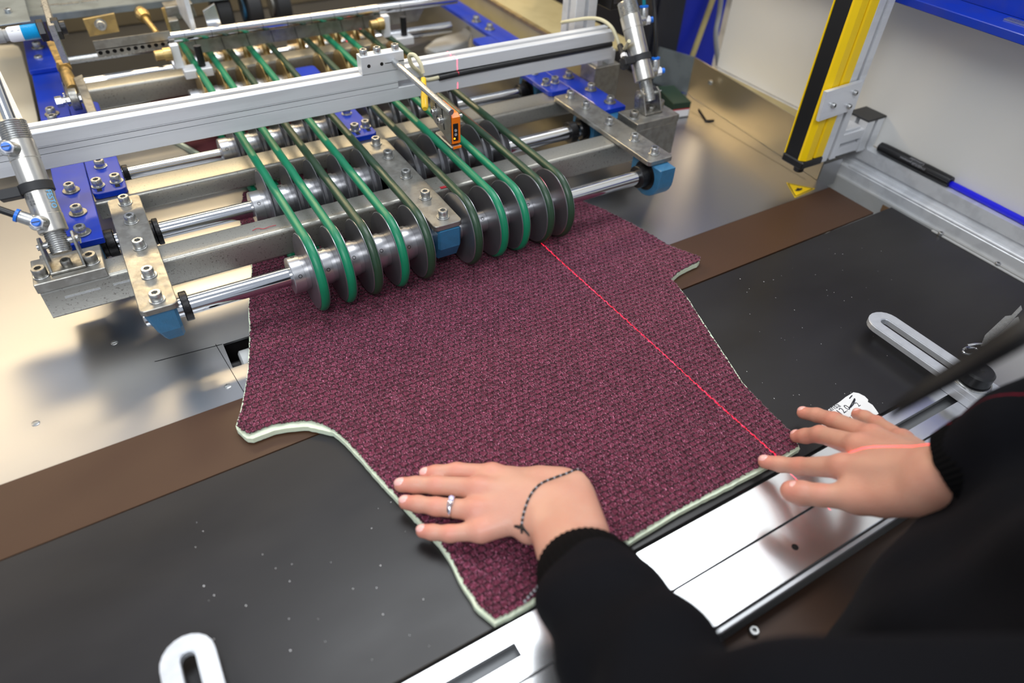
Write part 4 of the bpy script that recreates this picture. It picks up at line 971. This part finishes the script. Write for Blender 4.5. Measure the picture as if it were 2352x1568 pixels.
for u0, u1 in ((95, 112), (130, 148)): obj('lock_nut', lathe(NB(), a, dx, [(q(u0), .0150), (q(u0) + .001, .0160), (q(u1) - .001, .0160), (q(u1), .0150)], 6), 'black', ns)
obj('sensing_face', lathe(NB(), a, dx, [(q(148), .0100), (q(160), .0100), (q(161), .009)], 28), 'black', ns, smooth=True)
for i, px in enumerate((33, 41, 48)):
    text(('PNP', '10-30', 'NO')[i], 'ink', ns, a + dx * q(px) + Vector((0, -.0085, .0075)), (0, .5, -.85), dx, .0045)
sb = thing('sensor_bracket', 'flat grey bracket holding the sky blue sensor', 'bracket', (-.04, 1.38, .2))
obj('arm', prism(NB(), [(1.281, .170), (1.281, .226), (1.50, .236), (1.50, .215), (1.31, .205), (1.31, .170)], PY(115, 70, 1.30).x, PY(131, 70, 1.30).x, .0008, 'x'), 'zinc', sb)
# linkage
lk = thing('tie_rod_linkage', 'yellow passivated tie rod with fork end beside the long left blue bar', 'linkage', (-.04, 1.3, .13))
obj('flat_bar', prism(NB(), [tuple(P(a, b_, .150)[:2]) for a, b_ in ((104, 90), (140, 100), (158, 138), (128, 143))], .138, .150, .0006), 'brass', lk)
A1 = P(142, 142, .142); A2 = P(168, 205, .136); dd = A2 - A1
obj('hex_nut', lathe(NB(), A1 + dd * .12, dd, [(0, .0105), (.020, .0105)], 6), 'brass', lk)
obj('threaded_rod', rod(NB(), A1, A2, .0065), 'brass', lk, smooth=True)
obj('rod_end', lathe(NB(), A1 + dd * .42, dd, [(0, .0085), (.03, .0095), (dd.length * .6, .0085)], 20), 'brass', lk, smooth=True)
e = P(172, 228, .132); obj('eye', lathe(NB(), e + Vector((-.006, 0, 0)), (1, 0, 0), [(0, .012), (0, .0155), (.001, .0165), (.011, .0165), (.012, .0155), (.012, .012)], 32), 'oldzinc', lk, smooth=True)
obj('eye_bolt', lathe(NB(), e + Vector((-.026, 0, 0)), (1, 0, 0), [(0, .0085), (.009, .0085), (.009, .006), (.045, .006)], 6), 'zinc', lk)
obj('lock_washer', lathe(NB(), e + Vector((-.013, 0, 0)), (1, 0, 0), [(0, .0125), (.0018, .0125)], 28), 'chrome', lk, smooth=True)
obj('lug', prism(NB(), [tuple(P(a, b_, .146)[:2]) for a, b_ in ((168, 178), (188, 170), (222, 255), (200, 258))], .098, .146, .001), 'steel', lk)
# left tray
lt_ = thing('left_side_tray', 'pale tray cover with a rounded corner at the left edge behind the profile', 'tray', (-.2, 1.3, .03))
o = [tuple(P(a, b_, .045)[:2]) for a, b_ in ((-60, 108), (30, 102), (42, 106), (49, 118), (66, 180), (86, 270), (92, 320), (-60, 360))]
obj('cover', prism(NB(), o, .042, .045, .0008), 'warmcover', lt_)
hb = thing('left_slide_bar', 'thin slotted bar behind the rod of the left cylinder', 'bar', (-.16, 1.1, .2))
pA = PY(-30, 130, 1.16); pB = PY(45, 290, 1.02)
obj('bar', tube(NB(), [pA, pB], .007, 4), 'alu', hb)
# rear cross rods, plates
for yy, z, r, lab in ((1.53, .090, .007, 'thin steel cross rod behind the perforated strip'), (1.245, .062, .010, 'steel cross rod just behind the silver profile on the left')):
    t = thing('cross_rod', lab, 'rod', (.05, yy, z)); obj('rod', rod(NB(), (-.055, yy, z), (.12 if yy < 1.3 else .30, yy, z), r), 'zinc', t, smooth=True)
t = thing('olive_bearing_plate', 'olive passivated plate with one ringed bolt under the cable tray', 'plate', (.03, 1.5, .12))
obj('plate', prism(NB(), [tuple(PY(a, b_, 1.5)[i] for i in (0, 2)) for a, b_ in ((190, 44), (262, 30), (275, 72), (206, 84))], 1.498, 1.503, .0005, 'y'), 'brass', t)
s = inst('bolt', SCREW, t, PY(231, 56, 1.498), scale=1.2); s.rotation_euler = (PI / 2, 0, 0)
obj('ring', lathe(NB(), PY(231, 56, 1.4979), (0, -1, 0), [(0, .010), (.001, .010)], 24), 'zinc', t)
t = thing('turnbuckle', 'yellow passivated turnbuckle rod behind the perforated strip', 'rod', (.12, 1.55, .12))
A1 = PY(318, 22, 1.56); A2 = PY(362, 78, 1.46); dd = A2 - A1
obj('rod', rod(NB(), A1, A2, .0055), 'brass', t, smooth=True); obj('nut', lathe(NB(), A1 + dd * .1, dd, [(0, .011), (.014, .013), (.028, .010)], 12), 'brass', t)
t = thing('rear_bracket_stack', 'stack of pale plates standing behind the left end of the chrome bar', 'bracket', (.16, 1.5, .13))
obj('plate', prism(NB(), [tuple(PY(a, b_, 1.50)[i] for i in (0, 2)) for a, b_ in ((378, 16), (440, 6), (452, 36), (388, 46))], 1.495, 1.53, .0006, 'y'), 'steel', t)
obj('plate', prism(NB(), [tuple(PY(a, b_, 1.47)[i] for i in (0, 2)) for a, b_ in ((384, 48), (408, 44), (416, 68), (392, 74))], 1.465, 1.49, .0006, 'y'), 'steel', t)
obj('edge', prism(NB(), [tuple(PY(a, b_, 1.46)[i] for i in (0, 2)) for a, b_ in ((370, 18), (377, 16), (393, 70), (387, 72))], 1.455, 1.46, .0003, 'y'), 'brass', t)
for (x, lab) in ((.245, 'left'), (.305, 'middle'), (.365, 'right')):
    t = thing('rear_roller', 'dark rubber roller far behind the chrome bar, %s one' % lab, 'roller', (x, 1.60, .12))
    obj('tyre', lathe(NB(), (x, 1.60, .12), (1, 0, 0), [(0, .02), (0, .046), (.003, .05), (.027, .05), (.03, .046), (.03, .02)], 40), 'rubber', t, smooth=True)
    obj('hub', lathe(NB(), (x - .004, 1.60, .12), (1, 0, 0), [(0, .012), (0, .022), (.038, .022), (.038, .012)], 24), 'teal' if lab == 'middle' else 'steel', t, smooth=True)
t = thing('pale_casting', 'pale rounded casting lying between the rear belts and the right blue bar', 'casting', (.6, 1.3, .05))
o = [tuple(P(a, b_, .03)[:2]) for a, b_ in ((975, 108), (1000, 88), (1058, 72), (1072, 58), (1082, 62), (1084, 78), (1076, 92), (1040, 108), (1000, 118))]
obj('body', prism(NB(), o, .0003, .030, .003), 'greypaint', t)
obj('dark_base', prism(NB(), [tuple(P(a, b_, .02)[:2]) for a, b_ in ((905, 120), (985, 90), (1010, 96), (1000, 122), (920, 140))], .0003, .018, .002), 'rubber', t)
t = thing('rear_slotted_bar', 'white slotted bar at the far top behind the chrome guide bar', 'bar', (.6, 1.62, .15))
obj('bar', box(NB(), .56, .72, 1.50, 1.512, .153, .163, .0005), 'alu', t)
for k in range(5): obj('slot', box(NB(), .57 + .022 * k, .578 + .022 * k, 1.4994, 1.4999, .156, .160), 'pit', t)
# dark machine body and blue column behind
t = thing('dark_cabinet', 'dark machine cabinet behind the right cylinder', 'cabinet', (1.2, 1.9, 0)); 
obj('body', box(NB(), 1.0555, PY(1563, 100, 1.17).x, 1.175, 1.60, -.6, 1.5, .003), 'darkmachine', t); obj('door', box(NB(), 1.065, PY(1563, 100, 1.17).x - .01, 1.168, 1.1745, -.5, 1.4, .002), 'darkmachine', t)
t = thing('rear_machine_housing', 'tan brown machine housing behind the rear rollers', 'housing', (.3, 2.2, 0))
obj('body', box(NB(), -.5, 1.02, 1.98, 2.2, .0005, .45, .003), mat('brown_machine_paint', (96, 84, 60), .2, .5, var=.4, vscale=5), t)
t = thing('blue_column', 'deep blue enamel column between the dark cabinet and the white panel', 'column', (1.3, 1.4, 0))
pL = PY(1563, 100, 1.17).x + .002; pR = PY(1648, 100, 1.19).x
obj('column', box(NB(), pL, pR, 1.19, 1.42, -.5, 1.4, .002), 'bluedeep', t)
o = [PY(1640, -10, 1.175), PY(1577, 165, 1.16)]
tag(obj('wooden_stick', rod(NB(), o[0], o[1], .0065, seg=8), 'wood'), 'pale wooden stick leaning in front of the blue column', 'stick')
tag(obj('grey_conduit', tube(NB(), curve([PY(1660, -40, 1.16), PY(1652, 30, 1.16), PY(1644, 80, 1.15), PY(1650, 150, 1.14)], 16), .0055, 10), 'greypipe', smooth=True), 'bowed grey conduit beside the left edge of the white panel', 'pipe')
# ------------------------------------------------------------------ person: one smooth implicit surface
def smin(a, b, k):
    h = np.clip(.5 + .5 * (b - a) / k, 0, 1); return b + (a - b) * h - k * h * (1 - h)
def dcap(X, a, b, ra, rb):
    a = np.array(a, np.float32); b = np.array(b, np.float32); ba = b - a; pa = X - a
    t = np.clip((pa @ ba) / (ba @ ba), 0, 1); return np.linalg.norm(pa - t[..., None] * ba, axis=-1) - (ra + (rb - ra) * t)
def dell(X, c, r, rot=None):
    p = X - np.array(c, np.float32)
    if rot is not None: p = p @ np.array(rot, np.float32)
    r = np.array(r, np.float32); k0 = np.linalg.norm(p / r, axis=-1); k1 = np.linalg.norm(p / (r * r), axis=-1) + 1e-9
    return k0 * (k0 - 1) / k1
def surface(f, lo, hi, h):
    """surface nets on a grid"""
    n = [int((hi[i] - lo[i]) / h) + 2 for i in range(3)]
    ax = [np.float32(lo[i]) + np.float32(h) * np.arange(n[i], dtype=np.float32) for i in range(3)]
    D = np.empty(n, np.float32)
    for i in range(0, n[0], 16):
        X = np.stack(np.meshgrid(ax[0][i:i + 16], ax[1], ax[2], indexing='ij'), -1); D[i:i + 16] = f(X)
    s = D < 0; m = np.array(n) - 1
    pos = np.zeros((*m, 3), np.float32); cnt = np.zeros(m, np.int32)
    offs = [(a, b, c) for a in (0, 1) for b in (0, 1) for c in (0, 1)]
    def sl(A, o): return A[o[0]:o[0] + m[0], o[1]:o[1] + m[1], o[2]:o[2] + m[2]]
    for o in offs:
        for k in range(3):
            if o[k]: continue
            p = list(o); p[k] = 1; da, db = sl(D, o), sl(D, p); c = sl(s, o) != sl(s, p)
            t = np.where(c, da / np.where(c, da - db, 1), 0); q = np.zeros((*m, 3), np.float32)
            for j in range(3): q[..., j] = o[j]
            q[..., k] = t; pos += q * c[..., None]; cnt += c
    act = cnt > 0; idx = -np.ones(m, np.int64); idx[act] = np.arange(act.sum())
    ii = np.stack(np.nonzero(act), 1); V = np.array(lo) + h * (ii + pos[act] / cnt[act][:, None])
    F = []
    for k in range(3):
        u, v = (k + 1) % 3, (k + 2) % 3
        A = [slice(None)] * 3; B = [slice(None)] * 3; A[k] = slice(0, n[k] - 1); B[k] = slice(1, n[k])
        c = s[tuple(A)] != s[tuple(B)]; e = np.stack(np.nonzero(c), 1); e = e[(e[:, u] > 0) & (e[:, v] > 0) & (e[:, u] < m[u]) & (e[:, v] < m[v])]
        if not len(e): continue
        flip = s[tuple(A)][tuple(e.T)]
        def g(du, dv):
            w = e.copy(); w[:, u] -= du; w[:, v] -= dv; return idx[tuple(w.T)]
        Q = np.stack([g(1, 1), g(0, 1), g(0, 0), g(1, 0)], 1); Q[~flip] = Q[~flip][:, ::-1]; F.append(Q)
    return V, np.concatenate(F)
def chain_f(X, L, k=.006):
    d = None
    for (a, b) in zip(L, L[1:]):
        e = dcap(X, a[0], b[0], a[1], b[1]); d = e if d is None else smin(d, e, k)
    return d
# ---- left hand, resting flat on the fabric
Zf = ZF
LH = {
 'index':  [(P(979, 1088, .0205), .0074), (P(1001, 1086, .0230), .0080), (P(1050, 1082, .0270), .0088), (P(1132, 1090, .0340), .0105)],
 'middle': [(P(922, 1113, .0200), .0078), (P(955, 1113, .0230), .0083), (P(1003, 1114, .0275), .0092), (P(1100, 1122, .0360), .0110)],
 'ring':   [(P(932, 1153, .0195), .0074), (P(960, 1157, .0225), .0080), (P(1002, 1163, .0265), .0088), (P(1094, 1172, .0340), .0105)],
 'little': [(P(971, 1219, .0190), .0068), (P(994, 1222, .0215), .0072), (P(1033, 1225, .0250), .0080), (P(1106, 1218, .0310), .0095)],
 'thumb':  [(P(1095, 1108, .0215), .0072), (P(1125, 1112, .0225), .0080), (P(1180, 1110, .0250), .0100), (P(1245, 1125, .0320), .0135)]}
wl = P(1292, 1155, .046); fl = P(1325, 1245, .062); cl_ = P(1352, 1380, .085)
Lpalm = [((wl, .0165), (LH[k][3][0], r)) for k, r in (('index', .0120), ('middle', .0125), ('ring', .0122), ('little', .0115))]
Lext = [((P(1240, 1105, .040), .014), (P(1320, 1120, .045), .016)), ((P(1215, 1215, .038), .014), (P(1245, 1205, .045), .017)), ((P(1150, 1180, .028), .013), (P(1230, 1160, .034), .016)),
        ((P(1325, 1128, .048), .0165), (P(1352, 1225, .064), .0185)), ((P(1245, 1180, .044), .016), (P(1285, 1270, .062), .020)), ((wl, .019), (cl_, .026)), ((P(1180, 1100, .031), .012), (P(1290, 1108, .040), .014))]
def hand_l(X):
    palm = None
    for (a, ra), (b, rb) in Lpalm + Lext:
        e = dcap(X, a, b, ra, rb); palm = e if palm is None else smin(palm, e, .009)
    out = None
    for k, L in LH.items():
        f = smin(chain_f(X, L, .004), palm, .006); out = f if out is None else np.minimum(out, f)
    return out
# ---- right hand, arched over the front corner of the fabric
RH = {
 'index':  [(P(1757, 1060, .0215), .0073), (P(1792, 1066, .0290), .0080), (P(1838, 1071, .0420), .0090), (P(1938, 1072, .0800), .0115)],
 'middle': [(P(1830, 1002, .0205), .0073), (P(1850, 1001, .0300), .0080), (P(1884, 997, .0470), .0092), (P(1975, 1025, .0860), .0115)],
 'ring':   [(P(1845, 948, .0220), .0072), (P(1876, 953, .0330), .0078), (P(1916, 965, .0480), .0088), (P(2005, 1003, .0830), .0108)],
 'little': [(P(1969, 951, .0260), .0066), (P(1987, 958, .0330), .0072), (P(2014, 972, .0440), .0080), (P(2072, 1012, .0760), .0100)],
 'thumb':  [(P(1818, 1128, .0520), .0108), (P(1842, 1132, .0560), .0115), (P(1885, 1137, .0640), .0106), (P(1975, 1143, .0800), .0132)]}
elR = Vector((.588, .015, .332)); wr = P(2160, 1092, .142); fr_ = wr + (elR - wr) * .26
Rpalm = [((wr, .0175), (RH[k][3][0], r)) for k, r in (('index', .0125), ('middle', .0125), ('ring', .0118), ('little', .0108))]
Rext = [((P(1975, 1145, .080), .0135), (P(2110, 1135, .120), .0190)), ((P(2030, 1150, .092), .0140), (P(2140, 1115, .130), .0190)), ((P(2060, 1080, .106), .0150), (wr, .0190)),
        ((P(2150, 1070, .140), .0170), (fr_ + Vector((.004, .005, .002)), .0200)), ((P(2130, 1115, .132), .0180), (fr_ - Vector((.004, .005, .002)), .0200)), ((P(1960, 1110, .083), .0100), (P(2050, 1110, .104), .0160))]
def hand_r(X):
    palm = None
    for (a, ra), (b, rb) in Rpalm + Rext:
        e = dcap(X, a, b, ra, rb); palm = e if palm is None else smin(palm, e, .009)
    out = None
    for k, L in RH.items():
        f = smin(chain_f(X, L, .004), palm, .007 if k != 'thumb' else .010); out = f if out is None else np.minimum(out, f)
    return out
def bounds(prs, pad):
    A = np.array([list(p) for p in prs]); return A.min(0) - pad, A.max(0) + pad
ptsL = [q[0] for L in LH.values() for q in L] + [wl, cl_]; ptsR = [q[0] for L in RH.values() for q in L] + [wr, fr_]
lo1, hi1 = bounds(ptsL, .03); VL, FL = surface(hand_l, lo1, hi1, .0016)
lo1, hi1 = bounds(ptsR, .03); VR, FR = surface(hand_r, lo1, hi1, .0016)
# ---- arms, trunk, neck and head (mostly under the sweater or outside the picture)
elL = P(1600, 1735, .205); shL = Vector((.27, -.13, .43)); shR = Vector((.57, -.14, .43))
HD = Vector((.50, .00, .655))
def trunk(X):
    d = dcap(X, (.42, -.20, -.02), (.42, -.17, .14), .105, .10)
    d = smin(d, dcap(X, (.42, -.17, .14), (.42, -.15, .34), .105, .115), .05)
    d = smin(d, dcap(X, shL, shR, .06, .06), .05)
    d = smin(d, dcap(X, (.42, -.13, .42), HD + Vector((-.02, -.04, -.06)), .055, .050), .03)
    for s, e, w in ((shL, elL, cl_), (shR, elR, fr_)):
        d = smin(d, dcap(X, s, e, .050, .038), .03); d = smin(d, dcap(X, e, w, .036, .022), .02)
    d = smin(d, dell(X, HD, (.076, .092, .105)), .02); d = smin(d, dell(X, HD + Vector((-.01, .045, -.055)), (.045, .045, .045)), .02)
    d = smin(d, dcap(X, HD + Vector((-.015, .088, .0)), HD + Vector((-.02, .105, -.030)), .008, .012), .008)
    for s in (-1, 1):
        d = smin(d, dell(X, HD + Vector((s * .078, -.005, -.01)), (.010, .020, .032)), .006); d = np.maximum(d, -dell(X, HD + Vector((s * .032, .094, .005)), (.014, .012, .009)))
        d = smin(d, dcap(X, (.42 + s * .08, -.20, -.08), (.42 + s * .09, -.17, -.45), .085, .06), .03); d = smin(d, dcap(X, (.42 + s * .09, -.17, -.45), (.42 + s * .09, -.20, -.84), .055, .040), .03)
    return d
VT, FT = surface(trunk, (.10, -.36, -.88), (.72, .17, .79), .012)
pers = thing('person', 'person in a black sweater leaning over the table with both hands on the fabric', 'person', (.42, -.18, -.9))
VV = np.concatenate([VL, VR, VT]); FF = np.concatenate([FL, FR + len(VL), FT + len(VL) + len(VR)])
body = np_mesh('body', VV, FF, 'skin', pers)
# pinker skin over knuckles and fingertips
red = np.zeros(len(VV), np.float32)
for H in (LH, RH):
    for k, L in H.items():
        for (c, r), w, s_ in ((L[0], .8, .009), (L[1], .35, .005), (L[2], .9, .006), (L[3], .55, .010)):
            red = np.maximum(red, w * np.exp(-np.sum((VV - np.array(c) - (0, 0, .004)) ** 2, 1) / (2 * s_ ** 2)))
at = body.data.attributes.new('knuckle', 'FLOAT', 'POINT'); at.data.foreach_set('value', red.astype(np.float32))
sm = body.modifiers.new('smooth', 'SMOOTH'); sm.factor = .5; sm.iterations = 3
# ---- sweater
cufL = P(1337, 1298, .072); cufR = wr + (elR - wr) * .05
def sweat(X):
    d = None
    for x, r in ((.39, .132), (.50, .145)):
        e = dcap(X, (x, -.17, -.10), (x, -.06, .10), .120, r); d = e if d is None else smin(d, e, .05)
        d = smin(d, dcap(X, (x, -.06, .10), (x, -.10, .36), r, .115), .05)
    d = smin(d, dcap(X, shL, shR, .078, .078), .06)
    d = smin(d, dcap(X, (.42, -.13, .44), (.44, -.09, .50), .075, .062), .03)
    ca = cufL + (elL - cufL) * .24
    for s, e, w, r0, re in ((shL, elL, ca, .0470, .050), (shR, elR, cufR + (elR - cufR) * .12, .040, .074)):
        d = smin(d, dcap(X, s, e, .066, re + .001), .03); d = smin(d, dcap(X, e, w, re, r0), .02)
    folds = .0035 * np.sin(X[..., 0] * 38 + X[..., 2] * 52 + 2 * np.sin(X[..., 1] * 30)) + .002 * np.sin(X[..., 1] * 90 + X[..., 0] * 40)
    return d + folds
VS, FS = surface(sweat, (.08, -.42, -.24), (.74, .26, .60), .0065)
sw = np_mesh('sweater', VS, FS, 'knit', pers); sm = sw.modifiers.new('smooth', 'SMOOTH'); sm.factor = .5; sm.iterations = 4
def cuff(a, b, r0, r1, sq=1.0):
    a = Vector(a); b = Vector(b); u, v, d = frame(b - a); L = (b - a).length; seg = 180; bm = NB(); prev = None
    prof = [(0, r0 - .004), (0, r0), (.004, r0 + .0012), (L * .5, (r0 + r1) / 2 + .002), (L, r1), (L + .003, r1 - .004)]
    up = Vector((0, 0, 1)); wv = (up - d * up.dot(d)).normalized(); sv = d.cross(wv)
    for t, r in prof:
        ring = []
        for i in range(seg):
            an = 2 * PI * i / seg; rr = r + (.0005 if i % 4 < 2 else -.0004)
            ring.append(bm.verts.new(a + d * t + (sv * math.cos(an) + wv * math.sin(an) * sq) * rr))
        if prev:
            for i in range(seg): bm.faces.new((prev[i], prev[(i + 1) % seg], ring[(i + 1) % seg], ring[i]))
        prev = ring
    return bm
obj('cuff', cuff(cufL, cufL + (elL - cufL).normalized() * .048, .0385, .0440, .86), 'rib', pers, smooth=True)
obj('cuff', cuff(cufR, cufR + (elR - cufR).normalized() * .045, .0335, .0400, .95), 'rib', pers, smooth=True)
# ---- trousers and shoes
def trous(X):
    d = dcap(X, (.42, -.20, -.10), (.42, -.20, -.14), .145, .14)
    for s in (-1, 1):
        d = smin(d, dcap(X, (.42 + s * .08, -.20, -.12), (.42 + s * .09, -.17, -.45), .100, .075), .03); d = smin(d, dcap(X, (.42 + s * .09, -.17, -.45), (.42 + s * .09, -.20, -.83), .070, .060), .03)
    return d
VQ, FQ = surface(trous, (.20, -.38, -.90), (.64, .0, .02), .012); np_mesh('trousers', VQ, FQ, 'denim', pers)
for s in (-1, 1):
    b = NB(); x = .42 + s * .09; prism(b, rrect(x - .045, x + .045, -.26, .0, .04, 6), -.899, -.85, .012); obj('shoe', b, 'rubber', pers, smooth=True)
# ---- nails
def nails(H, names, up, back=.05):
    for k in names:
        tip, r = H[k][0]; nx_ = H[k][1][0]; d = (tip - nx_).normalized(); u = Vector(up[k] if isinstance(up, dict) else up); u = (u - d * u.dot(d)).normalized(); s = d.cross(u)
        bm = NB(); bmesh.ops.create_uvsphere(bm, u_segments=20, v_segments=12, radius=1)
        c = tip - d * r * back + u * r * .34
        M4 = Matrix(((s.x, d.x, u.x, c.x), (s.y, d.y, u.y, c.y), (s.z, d.z, u.z, c.z), (0, 0, 0, 1)))
        bmesh.ops.transform(bm, matrix=M4 @ Matrix.Diagonal((r * .78, r * 1.0, r * .76, 1)), verts=bm.verts)
        obj('fingernail', bm, 'nail', pers, smooth=True)
nails(LH, ('index', 'middle', 'ring', 'little'), (0, 0, 1))
nails(RH, ('index', 'middle', 'ring', 'little'), (0, 0, 1)); nails(RH, ('thumb',), (.25, -.45, .75), .45)
# ---- ring and bracelet
rp = LH['ring'][2][0].lerp(LH['ring'][3][0], .42); rd = (LH['ring'][3][0] - LH['ring'][2][0]).normalized(); rr = .0107
u, v, _ = frame(rd); upv = Vector((0, 0, 1)); upv = (upv - rd * upv.dot(rd)).normalized(); sv = rd.cross(upv)
rg = obj('ring', tube(NB(), [rp + (sv * math.cos(a) + upv * math.sin(a)) * rr for a in [2 * PI * k / 40 for k in range(40)]], .0009, 8, True), 'silver', pers, smooth=True)
for q in (-1, 1):
    obj('ring_strand', tube(NB(), [rp + rd * q * .0022 * max(0, math.sin(a)) + (sv * math.cos(a) + upv * math.sin(a)) * (rr + .0004) for a in [PI * k / 20 for k in range(21)]], .0006, 6), 'silver', rg, smooth=True)
bm = NB(); bmesh.ops.create_icosphere(bm, subdivisions=1, radius=.0030); bmesh.ops.translate(bm, verts=bm.verts, vec=rp + (upv * .93 + sv * -.25) * (rr + .0018)); obj('ring_stone', bm, 'gem', rg)
br_px = [(1204, 1222), (1196, 1205), (1198, 1180), (1208, 1150), (1225, 1122), (1250, 1102), (1280, 1092), (1308, 1090), (1330, 1094)]
br_z = [.044, .052, .057, .061, .063, .063, .062, .060, .052]
bp = curve([P(a, b_, z) for (a, b_), z in zip(br_px, br_z)], 64)
# snap the bracelet to the hand surface
def snap(p, off):
    Q = np.array(p, np.float32)[None, None, None, :]
    for _ in range(8):
        h = .0006; dd_ = float(hand_l(Q).ravel()[0])
        g = np.array([float(hand_l(Q + np.array(e, np.float32)).ravel()[0]) - dd_ for e in ((h, 0, 0), (0, h, 0), (0, 0, h))]); g /= np.linalg.norm(g) + 1e-9
        Q = (Q - (dd_ - off) * g).astype(np.float32)
    return Vector([float(v) for v in Q.ravel()])
bp = [snap(p, .0008) for p in bp[::2]]
bl0 = obj('bracelet', tube(NB(), bp, .0010, 8), 'rubber', pers, smooth=True)
for i, p in enumerate(bp[4:]):
    if i % 1 == 0:
        bm = NB(); bmesh.ops.create_icosphere(bm, subdivisions=1, radius=.0015); bmesh.ops.translate(bm, verts=bm.verts, vec=p); obj('bracelet_bead', bm, 'greyink' if i % 2 else 'black', bl0)
kn = bp[3]
for a, b_ in (((-.006, .002, .003), (.004, -.003, 0)), ((-.001, -.004, .002), (.003, -.010, 0)), ((-.004, -.001, .003), (.002, -.012, .001))):
    obj('bracelet_knot', tube(NB(), curve([kn + Vector(a), kn, kn + Vector(b_)], 8), .0014, 8), 'black', bl0, smooth=True)
tail = [P(1246, 1330, .050), P(1238, 1342, .036), P(1228, 1355, .026), P(1217, 1367, .019), P(1206, 1380, .0155)]
ct = curve(tail, 14)
tl_ = obj('bracelet_tail', tube(NB(), ct, .0008, 6), 'black', bl0)
for p in ct[::2]:
    bm = NB(); bmesh.ops.create_icosphere(bm, subdivisions=1, radius=.0017); bmesh.ops.translate(bm, verts=bm.verts, vec=p); obj('bracelet_bead', bm, 'greyink', bl0)
# ---- hair
def hairf(X):
    d = dell(X, HD + Vector((.0, -.012, .012)), (.090, .102, .112)); d = np.maximum(d, -dell(X, HD + Vector((-.01, .085, -.040)), (.070, .060, .080)))
    d = smin(d, dcap(X, HD + Vector((.02, -.09, -.02)), (.45, -.20, .48), .05, .035), .03); return d
VH, FH = surface(hairf, (.30, -.30, .40), (.66, .17, .80), .008)
hr = np_mesh('hair', VH, FH, 'hair', pers)
hl = curve([HD + Vector((-.07, .03, .02)), HD + Vector((-.10, .05, -.06)), (.335, .07, .50)] + [Vector((0, 0, CAMH)) + ray(a, b_).normalized() * t for a, b_, t in ((2500, 660, .40), (2352, 760, .40), (2240, 828, .41), (2130, 893, .42), (2050, 945, .43))], 36)
for k in range(5):
    off = Vector((random.uniform(-1, 1), random.uniform(-1, 1), random.uniform(-1, 1))) * .0035
    obj('hair_strand', tube(NB(), [p + off * min(1, i / 6) for i, p in enumerate(hl)], .003, 6, radii=[max(.0004, .0058 * (1 - (i / len(hl)) ** 3)) for i in range(len(hl))]), 'hair', hr, smooth=True)

# ---- specks, lint and marks
bm = NB(); rg_ = random.Random(3)
for k in range(90):
    if k < 60: a, b_ = rg_.uniform(1640, 2080), rg_.uniform(560, 930)
    else: a, b_ = rg_.uniform(420, 1000), rg_.uniform(1150, 1540)
    p = P(a, b_, .0016)
    if inside(np.array([[p.x, p.y]]), outl)[0] or p.y < .24 or p.y > .515: continue
    r = rg_.uniform(.0003, .0008); an = rg_.uniform(0, 3)
    vs_ = [bm.verts.new((p.x + r * math.cos(an + q) * (1 if j % 2 else .6), p.y + r * math.sin(an + q), .0016 + .0003 * (j == 1))) for j, q in enumerate((0, 1.6, 3.1, 4.6))]
    bm.faces.new(vs_)
tag(obj('dust_specks', bm, 'paper'), 'tiny white dust specks scattered over the black board', 'dust', kind='stuff')
tag(obj('red_thread', tube(NB(), curve([P(580, 529, .0897), P(592, 524, .0900), P(606, 525, .0897), P(620, 520, .0902), P(634, 517, .0897)], 20), .00035, 6), 'red'), 'loose red thread lying on top of the front crossbeam', 'thread')
obj('red_paint_mark', prism(NB(), [(.322 + .050, .8005), (.322 + .062, .8005), (.322 + .062, .806), (.322 + .050, .806)], .0889, .0893), 'red', b1)
